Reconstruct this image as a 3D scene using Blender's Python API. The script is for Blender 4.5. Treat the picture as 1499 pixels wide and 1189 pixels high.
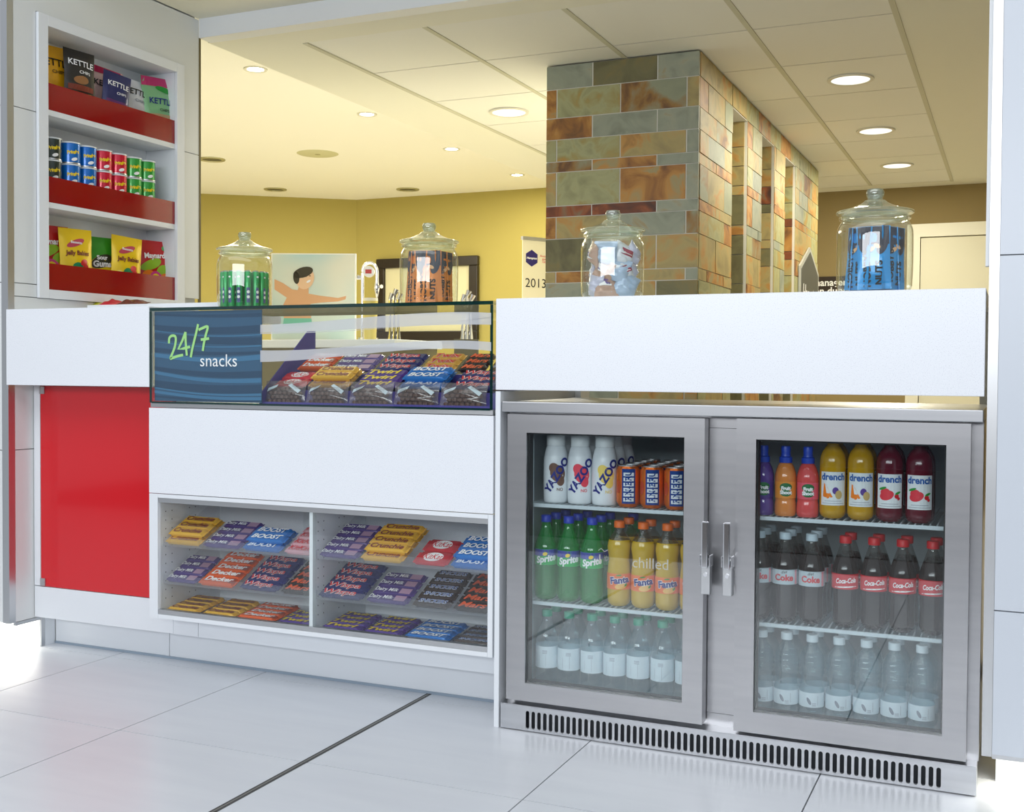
import bpy, bmesh, math, random
import numpy as np
from mathutils import Vector, Matrix
for o in list(bpy.data.objects): bpy.data.objects.remove(o)
SC = bpy.context.scene
COL = SC.collection
random.seed(7)
PI = math.pi
# ------------------------------------------------------------------ camera
FPX, CX, CY = 1665.4, 749.5, 582.77
YAW, PITCH, ROLL = 0.41696, -0.024289, 0.0060992
CAM = np.array([0, 0, 0.99])
def cam_axes():
    r = np.array([math.cos(YAW), math.sin(YAW), 0]); f = np.array([-math.sin(YAW), math.cos(YAW), 0]); u = np.array([0, 0, 1.])
    f2 = f*math.cos(PITCH)+u*math.sin(PITCH); u2 = u*math.cos(PITCH)-f*math.sin(PITCH)
    return r*math.cos(ROLL)+u2*math.sin(ROLL), u2*math.cos(ROLL)-r*math.sin(ROLL), f2
CR, CU, CF = cam_axes()
def on(x, y, ax, val):
    """photo pixel -> point on the plane axis ax = val"""
    d = CF+CR*(x-CX)/FPX-CU*(y-CY)/FPX
    return CAM+d*(val-CAM[ax])/d[ax]
cd = bpy.data.cameras.new('camera'); cam = bpy.data.objects.new('camera', cd); COL.objects.link(cam)
cd.sensor_fit = 'HORIZONTAL'; cd.sensor_width = 36; cd.lens = 36*FPX/1499
cd.shift_y = (CY-594.5)/1499; cd.clip_start = 0.05; cd.clip_end = 100
cam.matrix_world = Matrix(((CR[0], CU[0], -CF[0], CAM[0]), (CR[1], CU[1], -CF[1], CAM[1]), (CR[2], CU[2], -CF[2], CAM[2]), (0, 0, 0, 1)))
SC.camera = cam
# ------------------------------------------------------------------ world, light, exposure
w = bpy.data.worlds.new('world'); SC.world = w; w.use_nodes = True
bgn = w.node_tree.nodes['Background']; bgn.inputs[0].default_value = (0.86, 0.92, 1.0, 1); bgn.inputs[1].default_value = 0.5
SC.view_settings.view_transform = 'Standard'; SC.view_settings.look = 'None'
SC.view_settings.gamma = 1; SC.view_settings.use_curve_mapping = False
SC.view_settings.exposure = 0.0
SC.cycles.transparent_max_bounces = 32
def area(name, loc, target, sx, sy, power, col, shape='RECTANGLE'):
    l = bpy.data.lights.new(name, 'AREA'); l.shape = shape; l.size = sx; l.size_y = sy; l.energy = power; l.color = col
    o = bpy.data.objects.new(name, l); COL.objects.link(o); o.location = loc
    o.rotation_euler = (Vector(target)-Vector(loc)).to_track_quat('-Z', 'Y').to_euler()
    return o
area('lobby_window_light', (-1.0, -3.2, 2.05), (-1.5, 2.85, 0.75), 6.0, 0.9, 156, (0.93, 0.96, 1.0))
area('lobby_fill_light', (-1.5, 1.0, 2.95), (-1.5, 1.35, 0), 5.0, 1.6, 50, (0.96, 0.98, 1.0))  # overhead fill added out of view to light the floor, no fitting there
area('staff_fill_light', (-4.9, 6.6, 2.5), (-4.9, 6.6, 0), 1.6, 2.6, 64, (1.0, 0.96, 0.84))  # added fill lamp that brightens the staff room, not one of its fittings

# ------------------------------------------------------------------ helpers
def c(r, g, b):
    f = lambda v: (v/255/12.92 if v <= 10 else ((v/255+0.055)/1.055)**2.4)
    return (f(r), f(g), f(b), 1)
MATS = {}
def pm(name, col, rough=0.45, metal=0.0, spec=0.5, emit=None, es=0.0, coat=0.0, trans=0.0, bump=None):
    if name in MATS: return MATS[name]
    m = bpy.data.materials.new(name); m.use_nodes = True; MATS[name] = m
    b = m.node_tree.nodes['Principled BSDF']
    b.inputs['Base Color'].default_value = col; b.inputs['Roughness'].default_value = rough
    b.inputs['Metallic'].default_value = metal; b.inputs['Specular IOR Level'].default_value = spec
    b.inputs['Coat Weight'].default_value = coat; b.inputs['Coat Roughness'].default_value = 0.05
    if emit: b.inputs['Emission Color'].default_value = emit; b.inputs['Emission Strength'].default_value = es
    if bump:
        nt = m.node_tree; n = nt.nodes.new('ShaderNodeTexNoise'); n.inputs['Scale'].default_value = bump[0]; n.inputs['Detail'].default_value = 3
        t = nt.nodes.new('ShaderNodeTexCoord'); nt.links.new(t.outputs['Object'], n.inputs['Vector'])
        bp = nt.nodes.new('ShaderNodeBump'); bp.inputs['Strength'].default_value = bump[1]; bp.inputs['Distance'].default_value = bump[2]
        nt.links.new(n.outputs['Fac'], bp.inputs['Height']); nt.links.new(bp.outputs['Normal'], b.inputs['Normal'])
    return m
def glass(name, tint, f0=0.05, rough=0.0, diffuse=None, dfac=0.0, gain=0.9):
    """thin clear wall: see-through with Schlick reflection, optionally some body colour"""
    if name in MATS: return MATS[name]
    m = bpy.data.materials.new(name); m.use_nodes = True; MATS[name] = m
    nt = m.node_tree; nt.nodes.clear(); N = nt.nodes.new; L = nt.links.new
    out = N('ShaderNodeOutputMaterial'); mix = N('ShaderNodeMixShader'); tr = N('ShaderNodeBsdfTransparent'); gl = N('ShaderNodeBsdfGlossy')
    tr.inputs[0].default_value = tint; gl.inputs['Roughness'].default_value = rough; gl.inputs[0].default_value = (1, 1, 1, 1)
    lw = N('ShaderNodeLayerWeight'); lw.inputs[0].default_value = 0.5
    p = N('ShaderNodeMath'); p.operation = 'POWER'; p.inputs[1].default_value = 4.0; L(lw.outputs['Facing'], p.inputs[0])
    a = N('ShaderNodeMath'); a.operation = 'MULTIPLY_ADD'; a.inputs[1].default_value = gain; a.inputs[2].default_value = f0; a.use_clamp = True
    L(p.outputs[0], a.inputs[0]); L(a.outputs[0], mix.inputs[0])
    base = tr
    if diffuse:
        df = N('ShaderNodeBsdfDiffuse'); df.inputs[0].default_value = diffuse
        tl = N('ShaderNodeBsdfTranslucent'); tl.inputs[0].default_value = diffuse
        m1 = N('ShaderNodeMixShader'); m1.inputs[0].default_value = 0.35; L(df.outputs[0], m1.inputs[1]); L(tl.outputs[0], m1.inputs[2])
        m2 = N('ShaderNodeMixShader'); m2.inputs[0].default_value = dfac; L(tr.outputs[0], m2.inputs[1]); L(m1.outputs[0], m2.inputs[2]); base = m2
    L(base.outputs[0], mix.inputs[1]); L(gl.outputs[0], mix.inputs[2]); L(mix.outputs[0], out.inputs[0])
    return m
def ramp_mat(name, scale, stops, rough, metal=0.0, detail=4, stretch=(1, 1, 1), bump=0.0, bdist=0.002, rnd=False, spec=0.5, distort=0.0):
    if name in MATS: return MATS[name]
    m = bpy.data.materials.new(name); m.use_nodes = True; MATS[name] = m
    nt = m.node_tree; N = nt.nodes.new; L = nt.links.new; b = nt.nodes['Principled BSDF']
    b.inputs['Roughness'].default_value = rough; b.inputs['Metallic'].default_value = metal; b.inputs['Specular IOR Level'].default_value = spec
    t = N('ShaderNodeTexCoord'); mp = N('ShaderNodeMapping'); mp.inputs['Scale'].default_value = stretch; L(t.outputs['Object'], mp.inputs[0])
    n = N('ShaderNodeTexNoise'); n.inputs['Scale'].default_value = scale; n.inputs['Detail'].default_value = detail; n.inputs['Distortion'].default_value = distort
    if rnd:
        oi = N('ShaderNodeObjectInfo'); v = N('ShaderNodeVectorMath'); v.operation = 'SCALE'; v.inputs[0].default_value = (37, 91, 53); L(oi.outputs['Random'], v.inputs['Scale'])
        ad = N('ShaderNodeVectorMath'); ad.operation = 'ADD'; L(mp.outputs[0], ad.inputs[0]); L(v.outputs[0], ad.inputs[1]); L(ad.outputs[0], n.inputs['Vector'])
    else: L(mp.outputs[0], n.inputs['Vector'])
    r = N('ShaderNodeValToRGB'); e = r.color_ramp.elements
    while len(e) > 1: e.remove(e[-1])
    e[0].position = stops[0][0]; e[0].color = stops[0][1]
    for p_, col in stops[1:]:
        q = e.new(p_); q.color = col
    L(n.outputs['Fac'], r.inputs[0]); L(r.outputs[0], b.inputs['Base Color'])
    if bump:
        bp = N('ShaderNodeBump'); bp.inputs['Strength'].default_value = bump; bp.inputs['Distance'].default_value = bdist
        L(n.outputs['Fac'], bp.inputs['Height']); L(bp.outputs['Normal'], b.inputs['Normal'])
    return m

class MB:
    def __init__(s): s.v = []; s.f = []
    def add(s, vs, fs):
        k = len(s.v); s.v += [tuple(p) for p in vs]; s.f += [tuple(i+k for i in q) for q in fs]; return s
    def box(s, x0, x1, y0, y1, z0, z1):
        return s.add([(x0, y0, z0), (x1, y0, z0), (x1, y1, z0), (x0, y1, z0), (x0, y0, z1), (x1, y0, z1), (x1, y1, z1), (x0, y1, z1)],
                     [(0, 3, 2, 1), (4, 5, 6, 7), (0, 1, 5, 4), (1, 2, 6, 5), (2, 3, 7, 6), (3, 0, 4, 7)])
    def lathe(s, prof, n=20, cx=0, cy=0):
        vs = []; fs = []; m = len(prof)
        for i in range(n):
            a = 2*PI*i/n
            for r, z in prof: vs.append((cx+r*math.cos(a), cy+r*math.sin(a), z))
        for i in range(n):
            j = (i+1) % n
            for k in range(m-1): fs.append((i*m+k, j*m+k, j*m+k+1, i*m+k+1))
        if prof[0][0] > 1e-5: fs.append(tuple(i*m for i in range(n))[::-1])
        if prof[-1][0] > 1e-5: fs.append(tuple(i*m+m-1 for i in range(n)))
        return s.add(vs, fs)
    def open_lathe(s, prof, n=20):
        vs = []; fs = []; m = len(prof)
        for i in range(n):
            a = 2*PI*i/n
            for r, z in prof: vs.append((r*math.cos(a), r*math.sin(a), z))
        for i in range(n):
            j = (i+1) % n
            for k in range(m-1): fs.append((i*m+k, j*m+k, j*m+k+1, i*m+k+1))
        return s.add(vs, fs)
    def tube(s, pts, r, n=8):
        pts = [Vector(p) for p in pts]; vs = []; fs = []
        for i, p in enumerate(pts):
            d = (pts[min(i+1, len(pts)-1)]-pts[max(i-1, 0)]).normalized()
            a = d.cross(Vector((0, 0, 1)))
            if a.length < 1e-3: a = d.cross(Vector((1, 0, 0)))
            a.normalize(); b = d.cross(a)
            rr = r[i] if isinstance(r, (list, tuple)) else r
            for k in range(n):
                t = 2*PI*k/n; vs.append(p+a*rr*math.cos(t)+b*rr*math.sin(t))
        for i in range(len(pts)-1):
            for k in range(n):
                l = (k+1) % n; fs.append((i*n+k, i*n+l, i*n+n+l, i*n+n+k))
        fs.append(tuple(range(n))[::-1]); fs.append(tuple(range((len(pts)-1)*n, len(pts)*n)))
        return s.add(vs, fs)
    def poly(s, pts): return s.add(pts, [tuple(range(len(pts)))])
    def prism(s, pts, d):
        n = len(pts); d = Vector(d); a = [Vector(p) for p in pts]; b = [p+d for p in a]
        return s.add(a+b, [tuple(range(n))[::-1], tuple(range(n, 2*n))]+[(i, (i+1) % n, n+(i+1) % n, n+i) for i in range(n)])
    def mesh(s, name):
        me = bpy.data.meshes.new(name); me.from_pydata(s.v, [], s.f); me.update()
        bm = bmesh.new(); bm.from_mesh(me); bmesh.ops.recalc_face_normals(bm, faces=bm.faces); bm.to_mesh(me); bm.free()
        return me
    def build(s, name, mat, parent=None, smooth=False, bevel=0.0, kind=None):
        return obj(name, s.mesh(name), mat, parent, smooth, bevel, kind)
def obj(name, me, mat, parent=None, smooth=False, bevel=0.0, kind=None):
    if mat is not None and len(me.materials) == 0: me.materials.append(mat)
    if smooth:
        me.polygons.foreach_set('use_smooth', [True]*len(me.polygons)); me.update()
        try: me.set_sharp_from_angle(angle=math.radians(42))
        except Exception: pass
    o = bpy.data.objects.new(name, me); COL.objects.link(o); o.parent = parent
    if bevel:
        b = o.modifiers.new('bevel', 'BEVEL'); b.width = bevel; b.segments = 2; b.limit_method = 'ANGLE'
    if kind: o['kind'] = kind
    return o
def tag(o, label, cat, group=None):
    o['label'] = label; o['category'] = cat
    if group: o['group'] = group
    return o
def thing(name, label, cat, loc=(0, 0, 0), rot=(0, 0, 0), group=None):
    o = bpy.data.objects.new(name, None); COL.objects.link(o); o.location = loc; o.rotation_euler = rot; o.empty_display_size = 0.02
    return tag(o, label, cat, group)
KIDS = {}
def kids(o): return [x for x in o.children]
def dup(root, loc, rot, label, group=None):
    r = root.copy(); COL.objects.link(r); r.location = loc; r.rotation_euler = rot; r['label'] = label
    if group: r['group'] = group
    for ch in KIDS[root.name]:
        k = ch.copy(); COL.objects.link(k); k.parent = r
        for g in KIDS.get(ch.name, []):
            d = g.copy(); COL.objects.link(d); d.parent = k
    return r
def note_kids(root):
    KIDS[root.name] = list(root.children)
    for ch in root.children:
        if ch.children: KIDS[ch.name] = list(ch.children)
def struct(name, mb, mat, bevel=0.0):
    o = mb.build(name, mat, bevel=bevel); o['kind'] = 'structure'; return o
def text_mesh(txt, size, bold=0.0, shear=0.0, sx=1.0, rot=0.0, fmap=None, name='lettering', at=(0, 0), spacing=1.0, extrude=0.0, res=3):
    cu = bpy.data.curves.new('t', 'FONT'); cu.body = txt; cu.size = size; cu.align_x = 'CENTER'; cu.align_y = 'CENTER'
    cu.offset = bold; cu.shear = shear; cu.resolution_u = res; cu.space_character = spacing; cu.space_line = 0.85; cu.extrude = extrude
    o = bpy.data.objects.new('t', cu); COL.objects.link(o)
    bpy.context.view_layer.update()
    me = bpy.data.meshes.new_from_object(o.evaluated_get(bpy.context.evaluated_depsgraph_get())); me.name = name
    bpy.data.objects.remove(o); bpy.data.curves.remove(cu)
    cr, sr = math.cos(rot), math.sin(rot)
    for v in me.vertices:
        x, y = v.co.x*sx, v.co.y; x, y = x*cr-y*sr+at[0], x*sr+y*cr+at[1]
        v.co = fmap(x, y, v.co.z) if fmap else (x, y, v.co.z)
    me.materials.clear(); me.update()
    return me
def wrap(r): return lambda x, y, z=0: (r*math.sin(x/r), -r*math.cos(x/r), y)
def front(yy=0.0): return lambda x, y, z=0: (x, yy-z, y)
def join_meshes(ms, name):
    v = []; f = []
    for m in ms:
        k = len(v); v += [tuple(q.co) for q in m.vertices]; f += [tuple(i+k for i in p.vertices) for p in m.polygons]; bpy.data.meshes.remove(m)
    me = bpy.data.meshes.new(name); me.from_pydata(v, [], f); me.update(); return me
def blob_mesh(shapes, fmap, name='print'):
    """flat printed patches: list of (x, y, rx, ry, rot) ellipses or ('r', x0, x1, y0, y1) rectangles, mapped by fmap"""
    v = []; f = []
    for s in shapes:
        if s[0] == 'r':
            _, x0, x1, y0, y1 = s; n = 8; k = len(v)
            for i in range(n+1):
                x = x0+(x1-x0)*i/n; v.append(fmap(x, y0, 0)); v.append(fmap(x, y1, 0))
            f += [(k+2*i, k+2*i+2, k+2*i+3, k+2*i+1) for i in range(n)]
        elif s[0] == 'p':
            k = len(v); v += [fmap(x, y, 0) for x, y in s[1]]; f.append(tuple(range(k, len(v))))
        else:
            x, y, rx, ry, a = s; n = 18; k = len(v); v.append(fmap(x, y, 0))
            for ring in (0.5, 1.0):
                for i in range(n):
                    t = 2*PI*i/n; px, py = rx*ring*math.cos(t), ry*ring*math.sin(t)
                    v.append(fmap(x+px*math.cos(a)-py*math.sin(a), y+px*math.sin(a)+py*math.cos(a), 0))
            for i in range(n):
                j = (i+1) % n; f.append((k, k+1+i, k+1+j)); f.append((k+1+i, k+1+n+i, k+1+n+j, k+1+j))
    me = bpy.data.meshes.new(name); me.from_pydata(v, [], f); me.update(); return me
ORD = ['first', 'second', 'third', 'fourth', 'fifth', 'sixth', 'seventh', 'eighth']

# ------------------------------------------------------------------ materials
WHITE = ramp_mat('white_quartz', 420, [(0.30, c(214, 217, 224)), (0.42, c(236, 239, 244)), (0.7, c(240, 243, 247))], 0.28, detail=2)
LAM = pm('white_laminate', c(232, 236, 240), 0.35)
WALLP = pm('wall_panel_laminate', c(226, 229, 228), 0.32)
FLOORM = ramp_mat('floor_tile_ceramic', 5, [(0.3, c(211, 214, 219)), (0.7, c(217, 220, 224))], 0.3, stretch=(0.5, 3, 1))
GROUT = pm('dark_grout', c(92, 92, 92), 0.8)
STEEL = ramp_mat('brushed_steel', 6, [(0.3, (0.455, 0.455, 0.47, 1)), (0.7, (0.495, 0.495, 0.505, 1))], 0.30, metal=1.0, stretch=(0.4, 1, 8), detail=2)
STEELH = ramp_mat('brushed_steel_horizontal', 6, [(0.3, (0.53, 0.54, 0.56, 1)), (0.7, (0.60, 0.61, 0.63, 1))], 0.28, metal=1.0, stretch=(0.3, 1, 8), detail=2)
ALU = pm('satin_aluminium', (0.62, 0.63, 0.64, 1), 0.34, 1.0)
CHROME = pm('chrome', (0.8, 0.8, 0.82, 1), 0.07, 1.0)
RED = pm('red_gloss_panel', c(214, 28, 38), 0.12, coat=0.3)
REDAC = pm('dark_red_acrylic', c(150, 0, 8), 0.08, coat=0.4)
BLACK = pm('black_rubber', c(18, 18, 20), 0.6)
CLEAR = glass('clear_pane', (0.975, 0.99, 0.985, 1), 0.03)
DOORGL = glass('door_pane', (0.95, 0.98, 0.98, 1), 0.075)
GREENEDGE = glass('green_glass_edge', (0.12, 0.34, 0.30, 1), 0.06, 0.05, c(30, 75, 75), 0.45)
JARGL = glass('jar_glass', (0.95, 0.98, 0.95, 1), 0.07, 0.0, c(225, 235, 215), 0.05, gain=1.0)
ACRY = glass('acrylic_tray', (0.97, 0.975, 0.985, 1), 0.04, 0.03, c(225, 227, 232), 0.05)
CEILM = pm('ceiling_tile_paint', c(240, 239, 228), 0.85)
CEILP = pm('ceiling_plaster', c(238, 236, 218), 0.9)
TBAR = pm('ceiling_grid_paint', c(208, 205, 180), 0.7)
YELLOW = pm('mustard_wall_paint', c(176, 162, 88), 0.8)
CREAM = pm('cream_ceiling_paint', c(250, 248, 236), 0.9)
BROWNW = pm('taupe_wall_paint', c(150, 132, 88), 0.85)
TXW = pm('print_white', c(250, 250, 250), 0.4)
TXN = pm('print_navy', c(22, 36, 130), 0.4)
TXK = pm('print_black', c(25, 22, 22), 0.4)
TXR = pm('print_red', c(214, 24, 38), 0.4)
TXY = pm('print_yellow', c(246, 214, 20), 0.4)
TXG = pm('print_green', c(30, 150, 50), 0.4)
TXO = pm('print_orange', c(245, 130, 20), 0.4)
TXM = pm('print_maroon', c(150, 20, 60), 0.4)
TXGR = pm('print_grey', c(130, 140, 155), 0.5)
TXP = pm('print_violet', c(90, 60, 150), 0.4)
TXS = pm('print_silver', c(190, 205, 212), 0.35)
TXB = pm('print_blue', c(14, 90, 170), 0.4)
LEDM = pm('led_strip', (1, 1, 1, 1), 0.5, emit=(1, 0.95, 0.82, 1), es=10)
Y0 = 2.8476; XL = -3.149; CZ = 2.375; RZ = 2.546

# ------------------------------------------------------------------ floor
fl = struct('floor', MB().box(-5.0, 2.2, -0.6, 3.95, -0.06, -0.006), GROUT)
gap = 0.0035; tiles = {}
for i in range(-4, 9):
    for j in range(-4, 3):
        x0 = -2.826+0.6*i; y0 = 2.39+0.6*j
        o = MB().box(x0+gap/2, x0+0.6-gap/2, y0+gap/2, y0+0.6-gap/2, -0.006, 0).build('floor_tile', FLOORM, fl) if not tiles else None
        if o is None:
            o = tiles['o'].copy(); COL.objects.link(o); o.location = (0.6*i-tiles['i']*0.6, 0.6*j-tiles['j']*0.6, 0)
        else: tiles = {'o': o, 'i': i, 'j': j}
st = MB().box(-1.633, -1.6265, -0.01, 3.06, -0.004, 0.0008).box(-1.6225, -1.616, -0.01, 3.06, -0.004, 0.0008).build('expansion_strip_edge', pm('strip_dark', c(70, 70, 68), 0.5), fl)
MB().box(-1.6265, -1.6225, -0.01, 3.06, -0.004, 0.0012).build('expansion_strip', pm('strip_grey', c(150, 148, 140), 0.4, 0.6), fl)
struct('floor_lobby', MB().box(-7, 6, -6.5, -0.6, -0.06, -0.001), pm('dark_carpet', c(70, 66, 64), 0.95))
struct('floor_staff', MB().box(-9, 3, 3.95, 9.6, -0.06, 0), pm('staff_floor', c(240, 236, 226), 0.5))
struct('wall_lobby', MB().box(-7, 6, -6.6, -6.5, 0, 3.4), pm('lobby_wall_paint', c(92, 94, 106), 0.8))

# ------------------------------------------------------------------ clad wall beside the shelves
WB = 0.108
wl = struct('wall_left', MB().box(-3.9, XL-0.012, 2.872, 3.008, WB, 2.75).box(-3.9, XL-0.012, 3.722, 3.838, WB, 2.75)
            .box(-3.9, XL-0.012, 3.0, 3.73, WB, 1.25).box(-3.9, XL-0.012, 3.0, 3.73, 2.21, 2.75).box(-3.9, XL-0.16, 3.0, 3.73, 1.2, 2.25), pm('wall_core', c(200, 202, 200), 0.6))
zj = [WB, 0.705, 1.281, 1.884, 2.448]
for k in range(4):
    a, b = zj[k]+0.0015, zj[k+1]-0.0015
    def pan(y0, y1, z0, z1): MB().box(XL-0.012, XL, y0, y1, z0, z1).build('wall_panel', WALLP, wl)
    if k == 0: pan(2.885, 3.85, a, b)
    elif k == 1: pan(2.885, 3.85, a, 1.2335); 
    else:
        pan(2.885, 2.9825, a, b); pan(3.75, 3.85, a, b)
    MB().box(-3.9, XL-0.03, Y0+0.012, 2.872, a, b).build('wall_panel', WALLP, wl)
MB().box(XL-0.012, XL, 2.9825, 3.75, 2.2345, 2.4465).build('wall_panel', WALLP, wl)
MB().box(XL-0.012, XL, 2.885, 2.9825, 1.2365, 1.2795).build('wall_panel', WALLP, wl)
tr = MB().box(XL-0.03, XL+0.0005, Y0+0.010, 2.872, WB, 2.75).box(XL-0.012, XL+0.0005, 2.872, 2.885, WB, 2.75).build('trim_1', ALU); tr['kind'] = 'structure'
MB().box(XL-0.012, XL+0.0005, 2.886, 3.05, WB-0.012, WB).build('wall_base_edge', ALU, wl)
MB().box(XL-0.006, XL+0.0015, 3.85, 3.862, 1.19, 2.375).build('wall_end_edge', pm('brown_edge', c(110, 98, 60), 0.6), wl)
struct('baseboard_left', MB().box(-3.9, -3.155, 3.03, 3.8, 0.0, WB), LAM)
MB().box(-3.62, -3.20, 2.93, 3.02, WB-0.006, WB-0.0005).build('led_strip_light', LEDM); tag(bpy.data.objects['led_strip_light'], 'glowing light strip under the clad wall beside the red cabinet', 'light strip')
MB().box(-3.154, -3.146, 2.995, 3.012, 0, WB).build('trim_3', ALU)['kind'] = 'structure'
MB().box(-3.154, -3.1465, 3.013, 3.058, 0, WB).build('plinth_return', LAM)['kind'] = 'structure'
bpy.data.objects['plinth_return'].name = 'baseboard_return'

# right-hand wall
RX = -0.0605
wr = struct('wall_right', MB().box(RX+0.022, 1.2, Y0+0.012, 3.1, 0.106, 2.75), pm('wall_core_right', c(200, 202, 200), 0.6))
WALLR = pm('wall_panel_grey', c(208, 214, 222), 0.32)
for z0, z1 in ((0.106, 0.44), (0.443, 1.26), (1.263, 2.75)):
    MB().box(RX+0.0225, 1.2, Y0, Y0+0.012, z0, z1).build('wall_panel', WALLR, wr)
o = MB().box(RX, RX+0.022, Y0-0.001, Y0+0.03, 0.1, 2.75).build('trim_2', ALU); o['kind'] = 'structure'
MB().box(RX-0.009, RX-0.001, Y0+0.03, Y0+0.06, 1.24, 2.75).build('trim_4', pm('trim_white', c(235, 238, 240), 0.4))['kind'] = 'structure'
MB().box(RX+0.0225, 1.2, Y0-0.0005, Y0+0.012, 0.096, 0.106).build('wall_base_edge', ALU, wr)
struct('baseboard_right', MB().box(RX+0.03, 1.2, 2.98, 3.08, 0, 0.1), LAM)
o = MB().box(RX+0.04, 1.1, 2.885, 2.965, 0.100, 0.1055).build('led_strip_light', LEDM); tag(o, 'glowing light strip under the wall beside the fridge', 'light strip')

# front ceiling and bulkhead
struct('ceiling_lobby', MB().box(-3.1485, 1.0, 2.95, 3.85, 2.452, 2.52), CEILP)
struct('trim_bulkhead', MB().box(-3.148, 1.0, 3.85, 3.928, 2.372, 2.56), LAM)
# ------------------------------------------------------------------ staff room shell
xe = [-2.783, -2.209, -1.605, -1.008, -0.445]; ye = [4.09, 4.64, 5.25, 5.87, 6.49, 7.11, 7.71, 8.31, 8.81]
ce = struct('ceiling', MB().box(-3.165, xe[0], 3.93, 9.0, CZ, CZ+0.05).box(xe[-1], 1.2, 3.93, 9.0, CZ, CZ+0.05).box(xe[0], xe[-1], 3.93, ye[0], CZ, CZ+0.05)
            .box(xe[0], xe[-1], ye[-1], 9.0, CZ, CZ+0.05).box(xe[0], xe[-1], ye[0], ye[-1], CZ+0.03, CZ+0.05).box(-3.165, -3.135, 3.93, 9.0, CZ+0.05, RZ), CEILP)
for i in range(4):
    for j in range(8):
        MB().box(xe[i]+0.012, xe[i+1]-0.012, ye[j]+0.004, ye[j+1]-0.004, CZ+0.002, CZ+0.03).build('ceiling_tile', CEILM, ce)
for x in xe:
    MB().box(x-0.011, x+0.011, ye[0], ye[-1], CZ-0.001 if x not in (xe[0], xe[-1]) else CZ-0.004, CZ+0.029).build('ceiling_runner', TBAR, ce)
struct('ceiling_raised', MB().box(-9, -3.135, 3.93, 9.6, RZ, RZ+0.05), CREAM)
struct('wall_back', MB().box(-5.56, -2.0, 9.0, 9.1, 0, 2.6), YELLOW)
struct('wall_back_right', MB().box(-2.0, 1.3, 9.0, 9.1, 0, 2.6), BROWNW)
dv = Vector((-1.07, -0.81, 0)).normalized()
struct('wall_angled', MB().prism([(-5.56, 9.0, 0), (-5.56+dv.x*4, 9.0+dv.y*4, 0), (-5.56+dv.x*4-0.06, 9.0+dv.y*4+0.08, 0), (-5.62, 9.1, 0)], (0, 0, 2.6)), YELLOW)
struct('wall_staff_left', MB().box(-9.05, -8.95, 3.8, 7, 0, 2.6), YELLOW)
struct('wall_staff_front', MB().box(-9, -3.91, 3.84, 3.92, 0, 2.6), CREAM)
struct('wall_staff_right', MB().box(1.2, 1.3, 3.1, 9.0, 0, 2.6), BROWNW)

# ceiling lights
GLOWW = pm('lamp_warm', (1, 1, 1, 1), 0.5, emit=(1, 0.93, 0.72, 1), es=30)
GLOWC = pm('lamp_white', (1, 1, 1, 1), 0.5, emit=(0.95, 1, 0.97, 1), es=1.0)
RING = pm('lamp_ring', c(225, 222, 205), 0.4)
REFL = pm('lamp_reflector', (0.85, 0.87, 0.85, 1), 0.12, 1.0)
for k, (px, py) in enumerate([(374, 101), (537, 167), (661, 218), (757, 256)]):
    p = on(px, py, 2, RZ)
    t = thing('ceiling_spotlight', 'small bright spotlight in the cream raised ceiling, %s from the clad shelf wall' % ORD[k], 'spotlight', (p[0], p[1], RZ), group='spotlights in the raised ceiling')
    MB().open_lathe([(0.062, 0), (0.06, -0.006), (0.045, -0.004), (0.042, 0.0)], 20).build('ring', RING, t, True)
    MB().lathe([(0.0001, -0.001), (0.041, -0.001), (0.041, -0.0005), (0.0001, -0.0005)], 20).build('bulb', GLOWW, t)
    a = area('spotlight_lamp', (p[0], p[1], RZ-0.012), (p[0], p[1], 0), 0.08, 0.08, 11, (1, 0.93, 0.74), 'DISK')
for k, (px, py) in enumerate([(745, 164), (1245, 116), (1282, 191), (1313, 242)]):
    p = on(px, py, 2, CZ)
    lab = 'round downlight in a ceiling tile, on the banner side of the slate column' if k == 0 else 'round downlight in the tiled ceiling over the corridor, %s from the counter' % ORD[k-1]
    t = thing('ceiling_downlight', lab, 'downlight', (p[0], p[1], CZ-0.001), group='recessed downlights in the tiled ceiling')
    MB().open_lathe([(0.108, 0), (0.106, -0.006), (0.09, -0.006), (0.088, 0.0)], 28).build('ring', RING, t, True)
    MB().lathe([(0.0001, -0.0005), (0.088, -0.003), (0.0885, -0.001)], 28).build('lamp', GLOWC, t, True)
    area('downlight_lamp', (p[0], p[1], CZ-0.009), (p[0], p[1], 0), 0.15, 0.15, 32 if k == 0 else 18, (1, 0.94, 0.78), 'DISK')
VENT = pm('vent_dark', c(90, 84, 60), 0.5)
for k, (px, py, nm) in enumerate([(310, 233, 'beside the clad wall'), (403, 277, 'above the boy picture'), (597, 277, 'above the dark framed picture')]):
    p = on(px, py, 2, RZ)
    t = thing('ceiling_downlight', 'unlit recessed downlight in the cream raised ceiling '+nm, 'downlight', (p[0], p[1], RZ), group='unlit downlights in the raised ceiling')
    MB().open_lathe([(0.10, 0), (0.098, -0.008), (0.075, -0.008), (0.07, 0)], 24).build('ring', pm('ring_grey', c(190, 186, 150), 0.3, 0.5), t, True)
    MB().lathe([(0.0001, -0.003), (0.07, -0.003), (0.07, -0.001), (0.0001, -0.001)], 24).build('reflector', VENT, t)
p = on(465, 225, 2, RZ)
t = thing('ceiling_speaker', 'flat round pale grille in the cream raised ceiling', 'ceiling grille', (p[0], p[1], RZ))
MB().lathe([(0.0001, -0.006), (0.14, -0.004), (0.15, 0.0)], 32).build('grille', pm('grille_pale', c(205, 202, 160), 0.6), t, True)
MB().lathe([(0.0001, -0.009), (0.02, -0.0075), (0.02, -0.0055)], 12).build('boss', pm('boss_tan', c(170, 165, 120), 0.6), t)
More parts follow.
